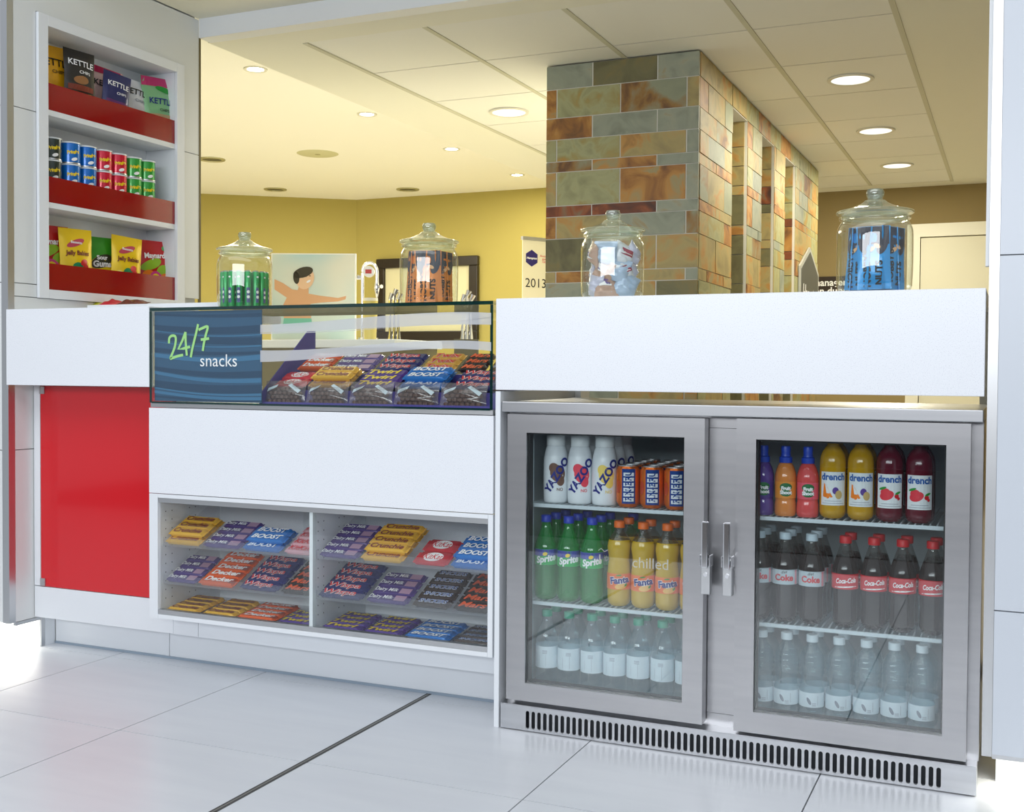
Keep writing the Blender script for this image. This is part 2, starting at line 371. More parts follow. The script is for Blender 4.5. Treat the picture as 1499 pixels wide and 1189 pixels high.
# ------------------------------------------------------------------ slate column
def slate(name, stops, scale=7, dist=1.2):
    stops = [(p_, (1.10*q[0], 1.09*q[1], (0.98 if name == 'grey' else 0.84)*q[2], 1)) for p_, q in stops]
    return ramp_mat('slate_'+name, scale, stops, 0.55, detail=6, rnd=True, bump=0.5, bdist=0.004, distort=dist)
SL = {
 'g': slate('grey', [(0.25, c(112, 118, 108)), (0.5, c(140, 146, 134)), (0.62, c(150, 152, 138)), (0.74, c(150, 128, 84))]),
 'n': slate('green', [(0.25, c(126, 128, 100)), (0.48, c(158, 158, 130)), (0.6, c(150, 140, 96)), (0.72, c(166, 130, 66))]),
 'o': slate('olive_dark', [(0.25, c(84, 80, 60)), (0.55, c(110, 106, 80)), (0.75, c(126, 112, 72))]),
 'r': slate('rust', [(0.28, c(100, 68, 42)), (0.42, c(146, 98, 48)), (0.55, c(176, 128, 68)), (0.64, c(150, 140, 112)), (0.75, c(176, 126, 66))]),
 't': slate('tan', [(0.25, c(130, 118, 88)), (0.5, c(164, 148, 108)), (0.63, c(176, 132, 76)), (0.75, c(124, 92, 56))]),
 'd': slate('dark_rust', [(0.3, c(66, 38, 28)), (0.46, c(110, 56, 30)), (0.57, c(140, 76, 40)), (0.7, c(120, 108, 92))]),
 'x': slate('grey_with_rust', [(0.3, c(128, 134, 124)), (0.46, c(140, 144, 132)), (0.55, c(140, 104, 56)), (0.61, c(96, 62, 38)), (0.72, c(166, 122, 60))], 4, 0.6),
}
KX0, KX1, KY0, KY1 = -1.975, -1.267, 4.83, 8.04
kol = tag(MB().box(KX0+0.002, KX1-0.30, KY0+0.0015, KY1-0.002, 0, CZ-0.004).box(KX1-0.30, KX1-0.0015, KY0+0.0015, 5.46, 0, CZ-0.004)
    .box(KX1-0.30, KX1-0.0015, 5.80, 6.15, 0, CZ-0.004).box(KX1-0.30, KX1-0.0015, 6.50, 6.82, 0, CZ-0.004).box(KX1-0.30, KX1-0.0015, 7.17, KY1-0.002, 0, CZ-0.004)
    .box(KX1-0.30, KX1-0.0015, 5.4, 7.2, 2.262, CZ-0.004).build('slate_column', pm('pale_grout', c(214, 212, 200), 0.8)), 'long freestanding column clad in mixed grey and rust slate tiles', 'column')
zr = [on(1022, v, 1, KY0)[2] for v in (71.5, 110.9, 155.2, 188.6, 222.4, 238.8, 290.7, 307.7, 341.5, 392, 409.4)]
zr[0] = CZ-0.004
hs = [zr[i]-zr[i+1] for i in range(10)]
while zr[-1] > 0.06: zr.append(max(0.0, zr[-1]-hs[(len(zr)-1) % 10]))
jo = [on(px, 200, 1, KY0)[0] for px in (867, 962)]; je = [on(px, 200, 1, KY0)[0] for px in (815, 908, 1005)]
frows = ['gog', 'rnxt', 'rgg', 'nntg', 'xrg', 'tnrg', 'ddg', 'rtgx', 'ott', 'trtg', 'gto']
G = 0.003
for k in range(len(zr)-1):
    js = [KX0]+(jo if k % 2 == 0 else je)+[KX1]; row = frows[k] if k < len(frows) else None
    for i in range(len(js)-1):
        ty = row[i] if row and i < len(row) else random.choice('gntrxo')
        dy = random.uniform(0, 0.003)
        MB().box(js[i]+(G if i else 0), js[i+1]-(G if i < len(js)-2 else 0.0), KY0-dy, KY0+0.014, zr[k+1]+G, zr[k]-G/3).build('slate_tile', SL[ty], kol)
    # corridor face
    off = 0.16 if k % 2 else 0.31; ys = [KY0+0.016]; yy = KY0+off
    while yy < KY1-0.05: ys.append(yy); yy += 0.31
    ys.append(KY1)
    for i in range(len(ys)-1):
        segs = [(ys[i], ys[i+1])]
        if zr[k] < 2.30:
            for n0, n1 in ((5.46, 5.80), (6.15, 6.50), (6.82, 7.17)):
                s2 = []
                for a, b in segs:
                    if b <= n0 or a >= n1: s2.append((a, b)); continue
                    if a < n0: s2.append((a, n0))
                    if b > n1: s2.append((n1, b))
                segs = s2
        for a, b in segs:
            if b-a < 0.02: continue
            ty = random.choice('ttrnntrgxn')
            dx = random.uniform(0, 0.004)
            MB().box(KX1-0.014, KX1+dx, a+G/2, b-G/2, zr[k+1]+G, zr[k]-G/3).build('slate_tile', SL[ty], kol)
    if zr[k] < 2.30:
        for n1 in (5.80, 6.50, 7.17):   # reveals of the three slots
            MB().box(KX1-0.29, KX1-0.016, n1-0.012, n1+0.001, zr[k+1]+G, zr[k]-G/3).build('slate_tile', SL[random.choice('odttrn')], kol)
# hexagon sign on the column
p = on(1182, 395, 0, KX1)
hexs = thing('hexagon_sign', 'grey house-shaped plaque with white script on the slate column end', 'sign', (KX1+0.006, 7.64, 1.50))
def hexp(s, w_=0.36, h0=-0.5, h1=0.16, h2=0.31): return [(0.0, -w_*s, h0), (0.0, w_*s, h0), (0.0, w_*s, h1*s), (0.0, 0.0, h2*s), (0.0, -w_*s, h1*s)]
MB().prism(hexp(1.0), (0.012, 0, 0)).build('frame', pm('plaque_edge', c(176, 178, 170), 0.4), hexs)
MB().prism([(0.0125, a[1], a[2]) for a in hexp(0.90)], (0.002, 0, 0)).build('face', pm('plaque_grey', c(74, 76, 70), 0.5), hexs)
obj('lettering', text_mesh('Hampton', 0.16, 0.004, 0.2, 0.95, fmap=lambda x, y, z: (0.0155, x, y), at=(0, -0.01)), TXW, hexs)
# "manager on duty" sign, door
ms = thing('notice_sign', 'small black notice with white lettering on the taupe wall behind the column', 'sign', (-1.30, 8.995, 1.6))
MB().box(-0.22, 0.10, -0.012, 0.004, -0.16, 0.125).build('plate', pm('plate_black', c(46, 34, 26), 0.4), ms)
obj('lettering', text_mesh('manager\non duty', 0.075, 0.0015, fmap=front(-0.0135), at=(-0.02, 0.045)), TXW, ms)
d1 = struct('door_1', MB().box(-0.66, 0.16, 8.955, 8.998, 0, 1.99), pm('door_paint', c(226, 222, 196), 0.5))
MB().box(-0.755, -0.665, 8.935, 8.998, 0, 2.09).box(0.165, 0.255, 8.935, 8.998, 0, 2.09).box(-0.665, 0.165, 8.935, 8.998, 1.995, 2.09).build('door_frame', pm('door_frame_paint', c(236, 233, 212), 0.5), d1)
# framed picture on the back wall
def pt9(px, py): return on(px, py, 1, 9.0)
fr = thing('framed_picture', 'dark framed picture with pale sheet on the mustard back wall', 'picture', (-4.81, 8.995, 1.62))
fw, fh, bt = 0.51, 0.37, 0.085
MB().box(-fw, fw, -0.05, 0.0, fh-bt, fh).box(-fw, fw, -0.05, 0, -fh, -fh+bt).box(-fw, -fw+bt, -0.05, 0, -fh+bt, fh-bt).box(fw-bt, fw, -0.05, 0, -fh+bt, fh-bt).build('frame', pm('frame_dark', c(40, 32, 22), 0.3), fr, bevel=0.008)
MB().box(-fw+bt, fw-bt, -0.02, 0, -fh+bt, fh-bt).build('sheet', pm('sheet_pale', c(214, 208, 170), 0.4), fr)

# ------------------------------------------------------------------ back bar with poster and beer tap
PD = 5.6
def cpt(px, py, d): 
    q = CAM+(CF+CR*(px-CX)/FPX-CU*(py-CY)/FPX)*d; return q
bb0 = cpt(505, 497, PD)
BZ = float(bb0[2])
bar = thing('back_bar', 'back bar unit with pale worktop behind the glass case', 'counter', (float(bb0[0]), float(bb0[1]), 0))
MB().box(-0.72, 0.28, 0.0, 0.5, BZ-0.04, BZ).build('worktop', LAM, bar, bevel=0.003)
MB().box(-0.70, 0.26, 0.03, 0.48, 0, BZ-0.04).build('body', pm('bar_body', c(120, 112, 80), 0.5), bar)
# poster of a boy, facing the room
pw = 124/FPX*(PD+0.22); ph = 128/FPX*(PD+0.22)
pc = cpt(459, 371, PD+0.22)
post = thing('beach_poster', 'pale framed print of a smiling boy with outstretched arms under a light sky', 'picture', (float(pc[0]), float(pc[1]), BZ), (0, 0, YAW))
ztop = float(pc[2])-BZ
MB().box(-pw/2, pw/2, 0, 0.02, 0, ztop).build('board', pm('poster_edge', c(250, 248, 236), 0.5), post)
MB().box(-pw/2+0.006, pw/2-0.006, -0.002, 0, 0.006, ztop-0.006).build('print_sky', ramp_mat('poster_sky', 3.0, [(0.35, c(196, 222, 214)), (0.6, c(236, 234, 210))], 0.5, detail=1), post)
s_ = (PD+0.22)/FPX
def pp(px, py): return ((px-459)*s_, ztop-(py-371)*s_)
SKIN = pm('poster_skin', c(232, 178, 128), 0.6); SKIN2 = pm('poster_skin_light', c(246, 204, 160), 0.6); HAIR = pm('poster_hair', c(66, 58, 34), 0.6)
def pr(pts): return ('p', [pp(*q) for q in pts])
obj('print_body', blob_mesh([pr([(402, 409), (415, 415), (428, 424), (436, 425), (440, 412), (452, 412), (452, 430), (470, 433), (495, 436), (507, 433), (506, 438), (495, 441), (470, 443), (455, 445), (456, 470), (416, 470), (415, 446), (420, 436), (402, 424)])], front(-0.0032)), SKIN, post)
obj('print_face', blob_mesh([(pp(447, 408)[0], pp(447, 408)[1], 13*s_, 16*s_, -0.3)], front(-0.0042)), SKIN2, post)
obj('print_hair', blob_mesh([(pp(444, 399)[0], pp(444, 399)[1], 15*s_, 7.5*s_, 0.3), (pp(434, 407)[0], pp(434, 407)[1], 4.5*s_, 9*s_, 0.1)], front(-0.005)), HAIR, post)
obj('print_mouth', blob_mesh([(pp(452, 412)[0], pp(452, 412)[1], 3.5*s_, 1.5*s_, 0.5)], front(-0.0055)), TXW, post)
obj('print_eyes', blob_mesh([(pp(448, 405)[0], pp(448, 405)[1], 1.4*s_, 0.7*s_, 0), (pp(454, 404)[0], pp(454, 404)[1], 1.4*s_, 0.7*s_, 0)], front(-0.0055)), HAIR, post)
obj('print_trunks', blob_mesh([pr([(416, 466), (456, 466), (458, 478), (414, 478)])], front(-0.0036)), pm('poster_trunks', c(120, 200, 170), 0.6), post)
# beer tap
tp = cpt(539, 495, PD+0.12); ts = (PD+0.12)/FPX
tap = thing('beer_tap', 'chrome arched beer tap with a round white badge', 'beer tap', (float(tp[0]), float(tp[1]), BZ), (0, 0, YAW))
def tz(py): return float(tp[2])-BZ+(495-py)*ts
arch = [(-8.5*ts, 0, 0), (-8.5*ts, 0, tz(400))]+[(2.0*ts+10.5*ts*math.cos(PI-a), 0, tz(398)+13*ts*math.sin(a)) for a in [PI*i/10 for i in range(11)]]+[(12.5*ts, 0, tz(412))]
MB().tube(arch, 2.6*ts, 10).build('arch', CHROME, tap, True)
bd = MB(); bd.lathe([(0.0001, 0), (8.2*ts, 0), (8.2*ts, 0.03), (0.0001, 0.03)], 24); bd.v = [(2*ts+x, -0.02-z, tz(399)+y) for x, y, z in bd.v]; bd.build('badge', pm('badge_white', c(236, 232, 220), 0.25), tap, True)
obj('badge_mark', blob_mesh([('r', -2.6*ts, 6.4*ts, tz(402), tz(396))], front(-0.0515)), pm('badge_red', c(200, 50, 30), 0.4), tap)
kn = MB(); kn.tube([(-8*ts, 0, tz(407)), (-16*ts, 0, tz(406))], [2*ts, 3.8*ts], 10); kn.build('side_knob', CHROME, tap, True)
MB().tube([(12.5*ts, 0, tz(412)), (12.5*ts, 0, tz(422)), (12.5*ts, 0, tz(432)), (12.5*ts, 0, tz(436))], [2.6*ts, 4.2*ts, 2.2*ts, 1.5*ts], 10).build('nozzle', CHROME, tap, True)
MB().tube([(14*ts, 0, tz(420)), (20*ts, -0.02, tz(420))], [1.5*ts, 3*ts], 8).build('lever', CHROME, tap, True)
MB().lathe([(0.0001, 0.0), (0.05, 0.0), (0.05, 0.012), (0.0001, 0.014)], 20).build('base', CHROME, tap, True)
gl = thing('glass_tumbler', 'short pale tumbler standing by the beer tap', 'glass', (float(cpt(549, 497, PD+0.10)[0])+0.02, float(cpt(549, 497, PD+0.10)[1])-0.08, BZ))
MB().lathe([(0.0001, 0), (0.03, 0), (0.038, 0.19), (0.0001, 0.19)], 18).build('drink', pm('pale_yellow', c(226, 206, 110), 0.3), gl, True)
MB().lathe([(0.0001, 0.1902), (0.038, 0.1902), (0.038, 0.205), (0.0001, 0.205)], 18).build('foam', pm('foam', c(246, 240, 215), 0.8), gl, True)
# small chrome pourers either side of the nut jar
for k, (px, lab) in enumerate(((577, 'chrome pourer taps beside the beer tap'), (683, 'chrome pourer taps beside the dark picture frame edge'))):
    q = cpt(px, 497, PD+0.10)
    if k == 1: 
        # stands on its own little shelf bracket on the bar end
        pass
    pt = thing('bar_pourer', lab, 'pourer', (float(q[0]), float(q[1]), BZ if k == 0 else float(q[2])), (0, 0, YAW))
    for dx in (-6, 0, 6):
        hh = tz(424+abs(dx)) if k == 0 else (495-424-abs(dx))*ts
        MB().tube([(dx*ts, 0, 0), (dx*ts, 0, hh-0.03), (dx*ts+0.012, 0, hh)], [0.012, 0.010, 0.014], 8).build('spout', CHROME, pt, True)
    if k == 1: MB().box(-0.06, 0.06, -0.05, 0.05, -BZ*0+(-float(q[2])), 0).build('pedestal', pm('bar_body2', c(110, 104, 76), 0.5), pt)
# roll-up banner
bq = cpt(765, 351, 8.2)
ban = thing('roll_up_banner', 'cream roll-up banner with purple hexagon logo and the year 2013', 'banner', (float(bq[0]), float(bq[1]), 0), (0, 0, YAW+0.62))
bs = 8.2/FPX; bzt = float(bq[2]); bk = 1/math.cos(0.62)
MB().box(0, 0.8, 0, 0.004, 0.06, bzt).build('sheet', pm('banner_cream', c(240, 234, 206), 0.6), ban)
MB().box(-0.005, 0.805, -0.012, 0.014, bzt, bzt+0.025).build('top_rail', ALU, ban)
MB().box(-0.02, 0.82, -0.05, 0.06, 0, 0.06).build('base', ALU, ban)
hx = [(0.5*math.cos(a), 0.62*math.sin(a)) for a in [PI/6+PI/3*i for i in range(6)]]
lx, lz = 13.5*bs*bk, bzt-26*bs
obj('logo', blob_mesh([('p', [(lx+u*20*bs*bk*1.0, lz+v*20*bs) for u, v in hx])], front(-0.002)), pm('logo_purple', c(44, 34, 110), 0.5), ban)
obj('logo_lettering', text_mesh('Hampton', 3.2*bs*1.35, 0.0008, 0.15, 1.15, fmap=front(-0.0035), at=(lx, lz)), TXW, ban)
obj('year_lettering', text_mesh('2013', 19*bs, 0, 0, 1.05, fmap=front(-0.002), at=(20*bs*bk, bzt-63*bs)), TXK, ban)
obj('small_lettering', text_mesh('Awarded\nguest\nrated', 5*bs, 0, 0, 1.1, fmap=front(-0.002), at=(34*bs*bk, lz)), TXR, ban)

# ------------------------------------------------------------------ counters
wt = thing('white_worktop', 'white speckled worktop with deep front apron above the red cabinet', 'worktop', (-2.85, Y0, 0.93))
def lb(root, *a): 
    l = root.location; return MB().box(a[0]-l[0], a[1]-l[0], a[2]-l[1], a[3]-l[1], a[4]-l[2], a[5]-l[2])
lb(wt, XL+0.002, -2.527, Y0, Y0+0.02, 0.930, 1.187).build('apron', WHITE, wt, bevel=0.0015)
lb(wt, XL+0.002, -2.527, Y0+0.0205, 3.56, 1.158, 1.187).build('top', WHITE, wt, bevel=0.0015)
cabl = thing('red_cabinet', 'white base cabinet with a glossy red door under the left worktop', 'cabinet', (-2.8, 2.965, 0.11))
lb(cabl, XL+0.003, -2.531, 2.985, 3.45, 0.115, 0.928).build('body', LAM, cabl)
lb(cabl, XL+0.003, -3.118, 2.9655, 2.9845, 0.225, 0.928).build('stile', LAM, cabl)
lb(cabl, XL+0.003, -2.532, 2.9655, 2.9845, 0.113, 0.222).build('bottom_rail', LAM, cabl, bevel=0.001)
rd = lb(cabl, -3.116, -2.534, 2.966, 2.9845, 0.224, 0.926).build('door', RED, cabl, bevel=0.001)
for z in (0.226, 0.898):
    lb(cabl, -3.117, -3.094, 2.9615, 2.9655, z, z+0.026).build('hinge_clip', ALU, rd)
pl = struct('baseboard_front', MB().box(XL+0.004, -2.63, 3.06, 3.075, 0.006, 0.113).box(-2.627, -1.31, 3.06, 3.075, 0.006, 0.113), LAM)
MB().box(XL+0.004, -1.31, 3.056, 3.0595, 0, 0.008).build('seal', pm('seal_grey', c(150, 165, 180), 0.5), pl)
# tray of sweets on the left worktop
tray = thing('sweet_tray', 'low white tray of sweets on the worktop below the shelves', 'tray', (-2.75, 3.30, 1.187))
tb = MB().box(-0.33, 0.27, -0.14, 0.14, 0, 0.005).box(-0.33, 0.27, -0.145, -0.14, 0, 0.03).box(-0.33, 0.27, 0.14, 0.145, 0, 0.03).box(-0.335, -0.33, -0.145, 0.145, 0, 0.03).box(0.27, 0.275, -0.145, 0.145, 0, 0.03).build('tray_body', LAM, tray)
# ------------------------------------------------------------------ snack cabinet with two bays
cab = thing('snack_cabinet', 'white cabinet with two glazed bays of chocolate bars under a deep white panel', 'cabinet', (-1.92, Y0, 0.11))
NB = 3.16
lb(cab, -2.528, -1.317, Y0, Y0+0.018, 0.592, 0.864).build('fascia_panel', WHITE, cab, bevel=0.001)
lb(cab, -2.528, -1.317, Y0+0.0185, 3.45, 0.84, 0.862).build('deck', LAM, cab)
fb = lb(cab, -2.528, -2.494, Y0+0.001, NB, 0.192, 0.590)
for a in ((-1.332, -1.317, Y0+0.001, NB, 0.192, 0.590), (-2.4935, -1.3325, Y0+0.001, NB, 0.192, 0.205), (-2.4935, -1.3325, Y0+0.001, NB, 0.578, 0.590), (-2.4935, -1.3325, NB, NB+0.012, 0.192, 0.590)):
    l = cab.location; fb.box(a[0]-l[0], a[1]-l[0], a[2]-l[1], a[3]-l[1], a[4]-l[2], a[5]-l[2])
fb.build('carcass', LAM, cab)
lb(cab, -1.926, -1.914, Y0+0.010, NB-0.002, 0.206, 0.577).build('divider', LAM, cab)
lb(cab, -2.5305, -2.43, 2.9655, 3.45, 0.113, 0.1905).build('under_box', LAM, cab)
lb(cab, -2.428, -1.317, 2.9655, 3.45, 0.113, 0.1905).build('under_box', LAM, cab)
lb(cab, -2.4925, -1.3335, Y0+0.003, Y0+0.024, 0.2055, 0.220).build('bottom_track', ALU, cab)
lb(cab, -2.4925, -1.3335, Y0+0.003, Y0+0.024, 0.563, 0.5775).build('top_track', ALU, cab)
lb(cab, -2.491, -1.905, Y0+0.012, Y0+0.016, 0.2205, 0.5625).build('sliding_pane', CLEAR, cab)
lb(cab, -1.945, -1.335, Y0+0.005, Y0+0.009, 0.2205, 0.5625).build('sliding_pane', CLEAR, cab)
HOLE = pm('pin_hole', c(60, 66, 70), 0.7)
for xw in (-2.4935, -1.9135):
    h = MB()
    for yy in (2.885, 2.915, 3.00, 3.03):
        for zz in [0.25+0.028*i for i in range(11)]:
            if int(round(zz*1000)) % 5 == 9: continue
            h.add([(xw-cab.location[0]+0.0006, yy-cab.location[1]+0.0022*math.cos(a), zz-cab.location[2]+0.0022*math.sin(a)) for a in [PI/3*i for i in range(6)]], [(0, 1, 2, 3, 4, 5)])
    ho = h.build('pin_holes', HOLE, cab); ho['kind'] = 'stuff'
SLOPE = math.radians(25)
TRAYS = {}
for bay, (a, b) in enumerate(((-2.492, -1.928), (-1.912, -1.334))):
    for lev, z in ((1, 0.302), (2, 0.424)):
        m = MB(); yf, yb = 2.874, 3.10; dz = (yb-yf)*math.tan(SLOPE)
        l = cab.location
        q = lambda x, y, zz: (x-l[0], y-l[1], zz-l[2])
        m.prism([q(a+0.001, yf, z), q(a+0.001, yb, z+dz), q(a+0.001, yb, z+dz-0.003), q(a+0.001, yf, z-0.003)], (b-a-0.002, 0, 0))
        m.prism([q(a+0.001, yf-0.003, z-0.003), q(a+0.001, yf, z-0.003), q(a+0.001, yf, z+0.026), q(a+0.001, yf-0.003, z+0.026)], (b-a-0.002, 0, 0))
        m.build('acrylic_tray', ACRY, cab)
# end panel beside the fridge
ep = tag(lb(thing('end_panel_origin', 'x', 'x'), 0, 0, 0, 0, 0, 0).build('tmp', LAM), 'x', 'x'); bpy.data.objects.remove(ep); bpy.data.objects.remove(bpy.data.objects['end_panel_origin'])
ep = MB().box(-0.0075, 0.0075, 0, 0.6, 0, 0.932).build('end_panel', LAM, None, False, 0.001); ep.location = (-1.3035, Y0, 0)
tag(ep, 'narrow white upright panel between the snack cabinet and the fridge', 'panel')
# right counter
cr = thing('white_worktop', 'white speckled worktop with deep front apron above the fridge', 'worktop', (-0.69, Y0, 0.934))
lb(cr, -1.311, -0.0665, Y0, Y0+0.02, 0.936, 1.187).build('apron', WHITE, cr, bevel=0.0015)
lb(cr, -1.311, -0.0665, Y0+0.0205, 3.50, 1.158, 1.187).build('top', WHITE, cr, bevel=0.0015)
lb(cr, -1.311, -0.0665, Y0+0.0205, Y0+0.12, 0.936, 0.955).build('under_lip', WHITE, cr)
lb(cr, -1.290, -1.27, 3.41, 3.49, 0.0, 1.157).build('rear_leg', LAM, cr)
lb(cr, -0.092, -0.0665, 3.41, 3.49, 0.0, 1.157).build('rear_leg', LAM, cr)

# ------------------------------------------------------------------ glass display case
gc = thing('glass_display_case', 'countertop glass display case with frosted wavy bands above the white panel', 'display case', (-1.92, Y0, 0.866))
GX0, GX1, GD = -2.524, -1.3205, 0.42
lb(gc, GX0, GX1, Y0+0.004, Y0+GD, 0.866, 0.880).build('base_strip', ALU, gc)
def pane(nm, x0, x1, y0, y1, z0, z1, edges):
    p_ = lb(gc, x0, x1, y0, y1, z0, z1).build(nm, CLEAR, gc)
    for e in edges: lb(gc, *e).build('glass_edge', GREENEDGE, p_)
e_ = 0.0006
pane('front_pane', GX0+0.008, GX1-0.008, Y0, Y0+0.008, 0.880, 1.171, [(GX0+0.008, GX1-0.008, Y0-e_, Y0+0.008, 0.8785, 0.8845)])
pane('side_pane', GX0, GX0+0.0075, Y0, Y0+GD, 0.880, 1.171, [(GX0-e_, GX0+0.0075, Y0-e_, Y0+0.001, 0.880, 1.171)])
pane('side_pane', GX1-0.0075, GX1, Y0, Y0+GD, 0.880, 1.171, [(GX1-0.0075, GX1+e_, Y0-e_, Y0+0.001, 0.880, 1.171)])
pane('top_pane', GX0, GX1, Y0, Y0+GD, 1.1715, 1.1815, [(GX0, GX1, Y0-e_, Y0+0.002, 1.1715, 1.1815), (GX0, GX1, Y0+GD-0.002, Y0+GD, 1.1715, 1.1815)])
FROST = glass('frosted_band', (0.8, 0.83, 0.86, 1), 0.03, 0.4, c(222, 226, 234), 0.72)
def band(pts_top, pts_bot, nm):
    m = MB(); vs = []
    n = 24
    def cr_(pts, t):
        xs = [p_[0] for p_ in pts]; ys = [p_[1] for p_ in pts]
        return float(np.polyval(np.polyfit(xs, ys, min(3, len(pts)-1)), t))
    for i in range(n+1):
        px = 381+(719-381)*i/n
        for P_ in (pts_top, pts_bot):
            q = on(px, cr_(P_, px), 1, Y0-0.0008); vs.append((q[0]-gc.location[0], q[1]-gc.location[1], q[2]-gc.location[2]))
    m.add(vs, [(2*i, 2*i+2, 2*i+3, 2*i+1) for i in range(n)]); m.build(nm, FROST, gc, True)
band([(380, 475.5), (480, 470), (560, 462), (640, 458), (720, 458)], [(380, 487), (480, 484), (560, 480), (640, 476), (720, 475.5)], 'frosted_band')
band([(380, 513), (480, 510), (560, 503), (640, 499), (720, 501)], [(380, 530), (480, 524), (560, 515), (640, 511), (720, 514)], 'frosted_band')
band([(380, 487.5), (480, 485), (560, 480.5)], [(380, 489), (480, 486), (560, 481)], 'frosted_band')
# 24/7 sign
sg = thing('snacks_sign', 'blue striped sign reading 24/7 snacks at the end of the glass case', 'sign', (-2.306, Y0+0.0095, 0.886))
SW = 0.413; SH = 0.284
MB().box(-SW/2, SW/2, 0, 0.003, 0, SH).build('panel', pm('sign_blue', c(52, 92, 124), 0.35), sg)
def stripes(specs, col, nm, yy):
    m = MB()
    for z0, z1, dip, h0, h1 in specs:
        vs = []
        for i in range(21):
            t = i/20; x = -SW/2+SW*t
            za = z0+(z1-z0)*t-dip*math.sin(PI*t); h = h0+(h1-h0)*t
            vs += [(x, yy, min(max(za, 0), SH)), (x, yy, min(max(za+h, 0), SH))]
        m.add(vs, [(2*i, 2*i+2, 2*i+3, 2*i+1) for i in range(20)])
    m.build(nm, pm(nm+'_paint', col, 0.35), sg)
stripes([(0.272, 0.262, 0.004, 0.006, 0.012), (0.226, 0.214, 0.008, 0.016, 0.024), (0.196, 0.178, 0.006, 0.02, 0.022), (0.156, 0.150, 0.008, 0.014, 0.008), (0.098, 0.078, 0.010, 0.012, 0.020), (0.044, 0.03, 0.008, 0.022, 0.026), (0.012, 0.004, 0.006, 0.006, 0.012)], c(38, 72, 102), 'dark_stripes', -0.0006)
stripes([(0.222, 0.206, 0.01, 0.0025, 0.004), (0.188, 0.172, 0.01, 0.002, 0.005), (0.14, 0.132, 0.012, 0.013, 0.016), (0.086, 0.062, 0.012, 0.010, 0.014), (0.04, 0.022, 0.01, 0.004, 0.007), (0.025, 0.008, 0.008, 0.009, 0.010)], c(66, 120, 158), 'light_stripes', -0.0009)
def spx(x, y):   # pixel of the photograph -> sign plane, local
    q = on(x, y, 1, Y0+0.0095); return (q[0]+2.306, q[2]-0.886)
zx = lambda x, y: (210+x/5.552, 430+y/5.552)
strokes = [[(210, 405), (213, 362), (232, 343), (258, 345), (266, 372), (258, 430), (240, 480), (222, 526), (240, 522), (280, 508), (325, 498)],
           [(345, 312), (320, 380), (286, 452), (330, 445), (382, 432)], [(345, 312), (346, 380), (350, 440), (356, 503)],
           [(448, 248), (432, 320), (412, 400), (398, 460), (388, 518)], [(452, 295), (480, 282), (526, 268), (512, 330), (496, 400), (486, 466)], [(470, 374), (505, 370), (538, 364)]]
lm = MB()
for k, sk in enumerate(strokes):
    pts = [spx(*zx(*q)) for q in sk]
    if len(pts) > 5:   # smooth the two
        P_ = []
        for i in range(len(pts)-1):
            p0, p1, p2, p3 = pts[max(i-1, 0)], pts[i], pts[i+1], pts[min(i+2, len(pts)-1)]
            for t in (0, .25, .5, .75):
                P_.append(tuple(0.5*(2*p1[j]+(p2[j]-p0[j])*t+(2*p0[j]-5*p1[j]+4*p2[j]-p3[j])*t*t+(3*p1[j]-p0[j]-3*p2[j]+p3[j])*t**3) for j in (0, 1)))
        pts = P_+[pts[-1]]
    vs = []
    for i, p_ in enumerate(pts):
        a = pts[max(i-1, 0)]; b = pts[min(i+1, len(pts)-1)]; dx, dz = b[0]-a[0], b[1]-a[1]; L_ = math.hypot(dx, dz) or 1
        nx, nz = -dz/L_*0.0042, dx/L_*0.0042
        yy = -0.0016-0.0002*k
        vs += [(p_[0]+nx, yy, p_[1]+nz), (p_[0]-nx, yy, p_[1]-nz)]
    lm.add(vs, [(2*i, 2*i+1, 2*i+3, 2*i+2) for i in range(len(pts)-1)])
lm.build('numeral_lettering', pm('sign_lime', c(170, 226, 140), 0.4), sg)
ca = spx(*zx(612, 556))
obj('snacks_lettering', text_mesh('snacks', 0.0545, 0.0, 0, 1.02, fmap=front(-0.0018), at=(ca[0], ca[1]+0.003)), TXW, sg)
# ------------------------------------------------------------------ double-door fridge
FX0, FX1 = -1.290, -0.0675
fg = thing('bottle_fridge', 'double-door stainless steel drinks fridge with glass doors under the worktop', 'fridge', (-0.68, Y0, 0.0))
FBK = 3.40; FI = Y0+0.047
sh = MB(); l = fg.location
def fbx(m, *a): return m.box(a[0]-l[0], a[1]-l[0], a[2]-l[1], a[3]-l[1], a[4], a[5])
fbx(sh, FX0, FX0+0.03, FI, FBK, 0.07, 0.875); fbx(sh, FX1-0.03, FX1, FI, FBK, 0.07, 0.875); fbx(sh, FX0+0.0305, FX1-0.0305, FBK-0.03, FBK, 0.07, 0.875)
fbx(sh, FX0+0.0305, FX1-0.0305, FI, FBK-0.0305, 0.845, 0.875); fbx(sh, FX0+0.0305, FX1-0.0305, FI, FBK-0.0305, 0.07, 0.104)
sh.build('body', STEEL, fg)
fbx(MB(), FX0, FX1, Y0-0.004, FBK, 0.8765, 0.9045).build('top', STEELH, fg, bevel=0.002)
fbx(MB(), -0.742, -0.640, FI, FI+0.03, 0.105, 0.844).build('mullion', STEEL, fg)
LINER = pm('fridge_liner', c(196, 204, 208), 0.4)
ln = MB(); fbx(ln, FX0+0.0305, FX0+0.036, FI+0.002, FBK-0.031, 0.1045, 0.8445); fbx(ln, FX1-0.036, FX1-0.0305, FI+0.002, FBK-0.031, 0.1045, 0.8445)
fbx(ln, FX0+0.0365, FX1-0.0365, FBK-0.036, FBK-0.031, 0.1045, 0.8445); fbx(ln, FX0+0.0365, FX1-0.0365, FI+0.002, FBK-0.0365, 0.1045, 0.107)
ln.build('liner', LINER, fg)
